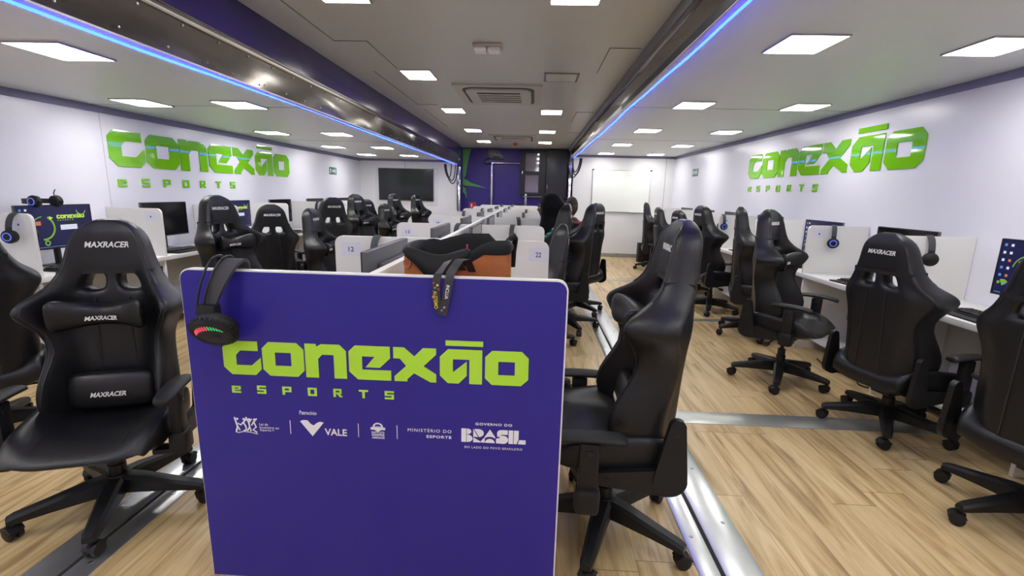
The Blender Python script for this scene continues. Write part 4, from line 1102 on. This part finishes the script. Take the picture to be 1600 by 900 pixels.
    up = ['pel', 'bel', 'che', 'nek', 'shl', 'shr', 'ell', 'elr', 'wrl', 'wrr']
    r2 = dict(rad); r2.update({'pel': .142, 'bel': .135, 'che': .140, 'nek': .064, 'shl': .080, 'shr': .080, 'ell': .058, 'elr': .058, 'wrl': .040, 'wrr': .040})
    one('shirt', skinned(up, [e for e in E_ if e[0] in up and e[1] in up], r2, 2, 'pel'), M[shirt], root, smooth=70)
    lo = ['pel', 'hipl', 'hipr', 'knl', 'knr', 'anl', 'anr']
    r3 = dict(rad); r3.update({'pel': .132, 'hipl': .108, 'hipr': .108, 'knl': .076, 'knr': .076, 'anl': .058, 'anr': .058})
    one('trousers', skinned(lo, [e for e in E_ if e[0] in lo and e[1] in lo], r3, 2, 'pel'), M['trouser'], root, smooth=70)
    for s, k in ((-1, 'l'), (1, 'r')):
        f_ = Vector(J['an'+k]); rings = []
        for (yy, w, h) in ((-.07,.030,.055),(-.05,.040,.075),(.03,.043,.080),(.11,.047,.055),(.17,.040,.042),(.195,.022,.032)):
            rings.append([(f_.x-w, f_.y+yy, .002), (f_.x+w, f_.y+yy, .002), (f_.x+w*.95, f_.y+yy, h*.6), (f_.x+w*.5, f_.y+yy, h), (f_.x-w*.5, f_.y+yy, h), (f_.x-w*.95, f_.y+yy, h*.6)])
        sh = one('shoe', subsurf(loft(rings), 1), M['shoe'], root, smooth=60); sh.location.z = -dz
    if hairkind == 'big':
        rings = []; n = 26; rng = random.Random(2)
        for i in range(17):
            v = i/16; z = .165-.46*v; w = (.070+.095*sst(0, .35, v)+.014*math.sin(v*9))*(.35 if i == 0 else 1)
            ring = []
            for j in range(n):
                a = 2*math.pi*j/n; k = 1+.05*math.sin(5*a+v*4)+rng.uniform(-.035, .035)
                yy = math.cos(a)
                face_open = 1-.35*sst(.55, 1.0, yy)*sst(.12, .30, v)
                ring.append((math.sin(a)*w*k*1.12, yy*w*k*.98*face_open-.030, z))
            rings.append(ring)
        one('hair', subsurf(loft(rings), 1), M['hair'], root, HT, 70)
    else:
        rings = []
        for i in range(9):
            v = .18+.84*i/8; v = min(v, .995); rr = math.sqrt(1-v*v); ring = []
            for j in range(28):
                a = 2*math.pi*j/28; cx, sy = math.sin(a), math.cos(a)
                cut = .50 if sy > .35 else .18
                vv = max(v, cut) if sy > .35 else v; r_ = math.sqrt(max(0.0004, 1-vv*vv))
                ring.append((cx*r_*.0755, (sy*r_*.1 if sy > 0 else sy*r_*.1075), vv*.1225))
            rings.append(ring)
        one('hair', loft(rings), mat('cropped_hair', (.020, .011, .008), .75), root, HT, 60)
    if collar:
        c = [(.072*math.cos(q)*1.15, .035+lean+.066*math.sin(q), 1.06+.02*math.sin(q)) for q in [2*math.pi*i/16 for i in range(16)]]
        one('collar', tube(c, .022, 8, closed=True), M[collar], root, smooth=60)
    return root
seated(.35, 4.91, 178, .13, 'person with big black hair in a teal patterned shirt, seated at the middle desks', 'teal', 'big', .035, 0)
seated(.52, 5.70, 135, .02, 'person with cropped hair, red collar and black jacket seated behind the black haired person', 'jacket', 'crop', .035, -70, collar='redshirt')

# ------------------------------------------------------------------ bag on the desk behind the end panel
BX, BY = -.262, 1.69
root = empty('bag', (BX, BY, ZC)); tag(root, 'open tan leather bag with black lining standing behind the indigo end panel', 'bag')
nb = 40; hw, hd = .187, .115
def bagpt(a, k=1.0):
    c, s = math.cos(a), math.sin(a); e = .35
    return (hw*k*math.copysign(abs(c)**e, c), hd*k*math.copysign(abs(s)**e, s))
def rim(a):                                               # height of the leather edge
    x, y = bagpt(a); u = x/hw
    if y < -hd*.5:                                        # side towards the viewer: dips left of the middle
        d_ = u+.25
        return .515-.125*math.exp(-(d_/(.30 if d_ > 0 else .42))**2)
    return .515
rings = []; A = [2*math.pi*i/nb for i in range(nb)]
for zf in (0, .03, .35, .7, .92, 1.0):
    k = (.93, .985, 1.0, 1.0, 1.0, .995)[(0, .03, .35, .7, .92, 1.0).index(zf)]
    rings.append([(*bagpt(a, k*(1+.012*math.sin(3*a+zf*5))), rim(a)*zf+.001) for a in A])
v, f = loft(rings, cap=False); f = list(f)+[tuple(range(nb))]
one('leather_body', (v, f), M['bag'], root, smooth=50)
def coll(a):                                              # top of the black collar
    x, y = bagpt(a); u = x/hw
    back = sst(-.6, .7, y/hd)
    ridge = .530+.060*math.exp(-((u-.30)/.38)**2)-.014*sst(.3, 1.0, u)+.010*math.sin(u*7)
    front = max(rim(a)+.022, .505+.055*sst(-.1, .8, u)-.03*math.exp(-((u+.3)/.4)**2))
    return front*(1-back)+max(ridge, rim(a)+.02)*back
rings = []
for (k, f_) in ((1.012, -.10), (1.025, .10), (1.02, .55), (.99, .92), (.955, 1.0), (.92, .93), (.90, .5), (.86, .0), (.80, -.8), (.30, -.9)):
    ring = []
    for a in A:
        h0, h1 = rim(a), coll(a); z = h0+(h1-h0)*f_ if f_ > -.2 else .22+(-f_-.8)*-.4
        kk = k*(1+.010*math.sin(4*a+f_*3))
        ring.append((*bagpt(a, kk), z))
    rings.append(ring)
v, f = loft(rings, cap=False); f = list(f); f.append(tuple(range((len(rings)-1)*nb, len(rings)*nb)))
one('black_lining', (v, f), M['bag_black'], root, smooth=50)
# fold of the lining pushed out over the low part of the viewer's side
rings = []
for i in range(9):
    u = -.95+1.25*i/8; x = u*hw; d_ = u+.25
    low = .505-.125*math.exp(-(d_/(.30 if d_ > 0 else .42))**2); top = .525+.012*math.sin(u*5)
    o_ = .006+.018*math.sin(math.pi*i/8)
    rings.append([(x, -hd-.004-o_*.4, low-.006), (x, -hd-.006-o_, (top+low)/2), (x, -hd*.94, top), (x, -hd*.80, top-.01), (x, -hd*.92, low+.02)])
one('lining_fold', subsurf(loft(rings), 2), M['bag_black'], root, smooth=60)
hnd = [(.150, .02, .50), (.172, .03, .545), (.190, .05, .565), (.196, .085, .55), (.190, .10, .50), (.187, .11, .44)]
one('handle', tube(hnd, .011, 8), M['bag_black'], root, smooth=60)
one('zip_pull', box(.025, .031, -.02, -.014, .505, .535, .002), M['sign_red'], root)
one('key_ring', tube([(-.165+.012*math.cos(q), -.108, .475+.016*math.sin(q)) for q in [2*math.pi*i/12 for i in range(12)]], .0025, 6, closed=True), mat('copper_ring', (.5, .16, .05), .3, metal=.8), root)
# lanyard over the edge of the panel
root = empty('lanyard', (-.285, YP, 1.16)); tag(root, 'dark printed lanyard hanging out of the bag over the end panel', 'lanyard')
def ribbon(path, w):
    v = []; f = []
    for i, (x, y, z, ang) in enumerate(path):
        d = Vector((math.cos(R(ang)), 0, math.sin(R(ang))))*w/2
        p = Vector((x, y, z)); v += [p-d, p+d, p+d+Vector((0, .0012, 0)), p-d+Vector((0, .0012, 0))]
    return loft([v[i*4:i*4+4] for i in range(len(path))])
pa = [(.055, .13, -.015, 0), (.035, .075, .040, 10), (.015, .035, .040, 20), (.0, .010, .018, 20), (-.008, -.008, .005, 8), (-.014, -.012, -.02, 4), (-.016, -.012, -.06, 0), (-.010, -.012, -.10, -4), (.004, -.013, -.126, -10)]
pb = [(.085, .13, -.02, 0), (.070, .075, .042, 0), (.052, .035, .044, -10), (.038, .010, .022, -14), (.030, -.008, .006, -12), (.027, -.015, -.02, -10), (.020, -.0155, -.06, -10), (.012, -.016, -.10, -10), (.006, -.0165, -.128, -10)]
for pth, wd in ((pa, '1'), (pb, '2')): one('ribbon', ribbon(pth, .027), M['lanyard'], root, smooth=50)
W_ = SWAP_XZ
def rib_text(s_, x, z, ang, h, w, m, yy):
    one('ribbon_print', text_fit(s_, 0, w, -h/2, h/2, ext=.0005, bold=.01), M[m], root, Matrix.Translation((x, yy, z)) @ W_ @ Matrix.Rotation(R(ang), 4, 'Z'), 0)
rib_text('INCLUA', .0245, -.030, -98, .011, .045, 'white_print', -.0165)
rib_text('AUTISMO', -.018, -.050, -86, .012, .058, 'yellow', -.0135)
for (x, z, c, yy) in ((-.022, -.025, 'red_print', -.0125), (-.010, -.032, 'yellow', -.0125), (-.018, -.040, 'blue_print', -.0125), (-.007, -.045, 'red_print', -.0125), (.012, -.102, 'pink_print', -.0170), (.004, -.112, 'blue_print', -.0170), (-.024, -.07, 'pink_print', -.0125)):
    one('ribbon_patch', prism([(.0042*math.cos(q), .0042*math.sin(q)) for q in [2*math.pi*i/6 for i in range(6)]], .0006), M[c], root, Matrix.Translation((x, yy, z)) @ W_, 0)

# ------------------------------------------------------------------ far end of the room
root = empty('television', (-2.97, YB-.055, 1.54)); tag(root, 'large dark television on the left end wall', 'television')
one('housing', box(-.635, .635, 0, .05, -.36, .36, .006), M['bezel'], root); one('screen', box(-.625, .625, -.002, .001, -.345, .35), M['tv'], root, smooth=0)
one('wall_board', box(-.73, .73, .045, .054, -.47, .38, .002), M['wall_warm'], root)
one('power_cable', tube([(-.25, .04, -.36), (-.28, .03, -.42), (-.36, .04, -.5), (-.43, .045, -.60)], .006, 6), M['wire'], root)
root = empty('whiteboard', (1.96, YB-.03, 1.51)); tag(root, 'whiteboard with faint handwriting on the right end wall', 'whiteboard')
one('board', box(-.645, .645, 0, .02, -.47, .47), M['board'], root, smooth=0)
mb = MB()
for b in ((-.655, .655, -.47, -.455), (-.655, .655, .455, .47)): mb.add(box(b[0], b[1], -.006, .022, b[2], b[3], .002))
for b in ((-.655, -.640), (.640, .655)): mb.add(box(b[0], b[1], -.006, .022, -.47, .47, .002))
mb.build('frame', M['alu'], root)
mb = MB()
for x in (-.648, .648): mb.add(box(x-.018, x+.018, -.010, .022, .448, .478, .004))
mb.build('corner_cap', M['plastic'], root)
one('pen_tray', box(.20, .62, -.07, .0, -.475, -.455, .004), M['alu'], root); 
rng = random.Random(4)
def scribble(x0, z, w, m):
    pts = []; x = x0
    while x < x0+w:
        pts.append((x, -.001, z+rng.uniform(-.010, .012))); x += rng.uniform(.006, .014)
        if rng.random() < .12 and len(pts) > 3:
            mb.add(tube(pts, .0018, 4)); pts = []; x += .02
    if len(pts) > 2: mb.add(tube(pts, .0018, 4))
mb = MB(); scribble(-.50, .395, .10, 0); scribble(-.60, .360, .40, 0); scribble(-.60, .305, .42, 0); scribble(-.60, .25, .20, 0); mb.build('handwriting', mat('faint_grey_ink', (.30, .33, .30), .5), root, 0)
mb = MB(); scribble(.08, .395, .12, 0); scribble(.06, .350, .50, 0); scribble(.06, .30, .38, 0); mb.build('handwriting', mat('faint_red_ink', (.60, .22, .20), .5), root, 0)
# purple end wall of the middle
W = YC
mb = MB(); mb.add(prism([(-1.700, 2.395), (-1.505, 2.395), (-1.56, 2.20), (-1.60, 1.98), (-1.63, 1.80), (-1.700, 1.66)], .004)); mb.add(prism([(-1.700, 1.72), (-1.63, 1.70), (-1.50, 1.62), (-1.13, 1.505), (-1.45, 1.545), (-1.63, 1.555), (-1.700, 1.56)], .004)); mb.add(prism([(-1.700, 1.53), (-1.64, 1.50), (-1.61, 1.38), (-1.60, 1.24), (-1.65, 1.36), (-1.700, 1.40)], .004))
o = mb.build('wall_graphic', M['green_paint'], None, 0); o.data.transform(SWAP_XZ); o.location = (0, W-.0005, 0); tag(o, 'green pointed star shape painted on the purple end wall', 'wall graphic')
root = empty('rail', (-1.01, W-.07, 0)); tag(root, 'chrome pole with a top rail in front of the purple end wall', 'rail')
one('pole', tube([(0, 0, 0), (0, 0, 2.08)], .030, 14), M['chrome'], root, smooth=60); one('top_rail', tube([(-.02, 0, 2.085), (.66, 0, 2.085)], .018, 12), M['chrome'], root, smooth=60)
o = one('pole', tube([(-.20, W-.09, 0), (-.20, W-.09, 1.40)], .036, 14), M['chrome'], smooth=60); tag(o, 'short chrome pole below the black framed window', 'pole')
root = empty('door_closer', (-.93, W-.10, 2.27)); tag(root, 'grey rounded motor housing above the chrome rail', 'housing')
rings = []
for (x, w, z0, z1) in ((-.17,.03,-.06,.12),(-.15,.07,-.10,.135),(-.02,.085,-.12,.14),(.08,.08,-.12,.10),(.15,.06,-.11,.02),(.19,.03,-.10,-.04)):
    rings.append([(x, -w, z0), (x, w, z0), (x, w, z1), (x, -w, z1)])
one('cover', subsurf(loft(rings), 2), M['grey_motor'], root, smooth=60)
one('slot', box(-.05, .10, -.092, -.07, -.085, -.045, .006), M['frame_black'], root); one('knob', lathe([(.0001, 0), (.014, 0), (.012, .012), (.0001, .014)], 12), M['frame_black'], root, TR(.03, -.085, .03, rx=R(90)))
one('cable', tube([(-.16, -.02, -.08), (-.24, -.03, -.14), (-.26, -.03, -.20), (-.18, -.03, -.22), (-.10, .0, -.18)], .012, 8), M['wire'], root, smooth=60)
root = empty('window_unit', (-.05, W-.05, 1.87)); tag(root, 'black framed two pane window beside the charcoal cabinet', 'window')
mb = MB(); mb.add(tri_prism([(-.29, -.50), (.29, -.50), (.29, .50), (-.29, .50)], .06, [[(-.175, -.44), (.135, -.44), (.135, -.045), (-.175, -.045)], [(-.175, .045), (.135, .045), (.135, .44), (-.175, .44)]]), 0, SWAP_XZ); mb.build('frame', M['frame_black'], root, 0)
for z in (-.245, .245): one('pane', box(-.175, .135, -.03, -.024, z-.20, z+.20), M['pane'], root, smooth=0)
one('handle', box(-.255, -.235, -.085, -.058, -.03, .04, .006), M['chrome'], root)
root = empty('cabinet', (.475, W-.22, 1.885)); tag(root, 'charcoal wall cabinet in the corner beside the black framed window', 'cabinet')
one('body', box(-.225, .26, 0, .21, -.53, .525, .004), M['cabinet'], root); one('door', box(-.222, .255, -.018, -.001, -.525, .52, .003), M['cabinet'], root)
for z in (.28, -.32): one('latch', box(-.20, -.18, -.024, -.018, z-.05, z+.05, .003), M['beam_grey'], root)
o = one('ledge', box(-.28, .79, W-.16, W-.01, 1.325, 1.345, .003), M['beam_grey']); tag(o, 'narrow grey ledge under the charcoal cabinet', 'shelf')
root = empty('fire_sign', (-1.465, W-.003, 1.10)); tag(root, 'small red and white fire sign low on the purple end wall', 'sign')
one('plate', box(-.085, .085, -.003, 0, -.085, .075), M['sign_red'], root, smooth=0); one('pictogram', box(-.035, -.005, -.005, -.003, -.05, .035), M['white_print'], root, smooth=0)
for (x, lb) in ((TL-.035, 'chrome corner post at the far end of the left wing'), (TRX+.015, 'chrome corner post at the far end of the right wing')):
    o = one('corner_post', box(x-.028, x+.028, 10.93, 10.985, 0, 1.97 if x < 0 else 2.14, .006), M['chrome']); tag(o, lb, 'post', 'corner posts')
def loops(x, y, z, s, label):
    root = empty('cable_bundle', (x, y, z)); tag(root, label, 'cable', 'cable bundles')
    for i, (w, d) in enumerate(((.20, .34), (.26, .40), (.15, .28))):
        pts = [(s*(w*(1-math.cos(q)))*.5-.02*i, .01*i, -d*math.sin(q)*(1-.25*math.cos(q))) for q in [math.pi*k/12 for k in range(13)]]
        one('cable', tube(pts, .011, 8), M['wire'], root, smooth=60)
loops(-1.93, 10.45, 1.99, 1, 'black cables looping down at the far end of the left beam')
loops(.99, 10.45, 2.175, -1, 'black cables looping down at the far end of the right beam')
for i, (x, y, w, h, d) in enumerate(((2.36, 10.36, .14, .42, .14), (2.53, 10.55, .20, .72, .14))):
    root = empty('loudspeaker', (x, y, 0), R(8)); tag(root, ['short black box standing on the floor beside the farthest right chair', 'tall black box standing behind the farthest right chair'][i], 'speaker box', 'black boxes under the whiteboard')
    one('body', box(-w/2, w/2, -d/2, d/2, .0, h, .012), M['plastic'], root); one('grille', box(-w/2+.02, w/2-.02, -d/2-.006, -d/2, .03, h-.03, .004), M['rubber'], root)

# cables under the right desk
def floor_cable(pts, label, r=.006):
    P = [Vector(p) for p in pts]; out = []
    for i in range(len(P)-1):
        p0, p1, p2, p3 = P[max(i-1, 0)], P[i], P[i+1], P[min(i+2, len(P)-1)]
        for k in range(6):
            t_ = k/6; out.append(.5*((2*p1)+(p2-p0)*t_+(2*p0-5*p1+4*p2-p3)*t_**2+(3*p1-p0-3*p2+p3)*t_**3))
    out.append(P[-1]); o = one('cable', tube(out, r, 6), M['wire'], smooth=60); tag(o, label, 'cable', 'cables under the right desk'); return o
floor_cable([(2.62, 4.2, .007), (2.58, 3.95, .007), (2.66, 3.75, .007), (2.60, 3.6, .007), (2.68, 3.52, .007)], 'thin black cable lying in curves on the floor under the right desk')
floor_cable([(2.69, 3.42, .007), (2.64, 3.35, .007), (2.70, 3.28, .007), (2.66, 3.22, .007), (2.70, 3.16, .007)], 'tangled black cable on the floor beside the low white shelf')
floor_cable([(2.60, 2.44, .7455), (2.552, 2.445, .742), (2.545, 2.45, .66), (2.62, 2.47, .56), (2.78, 2.5, .46), (2.98, 2.52, .34)], 'black cable hanging down over the edge of the right desk', .005)

for p in PROTOS:
    def rm(o):
        for c in list(KIDS.get(o.name, [])): rm(c)
        bpy.data.objects.remove(o)
    rm(p)
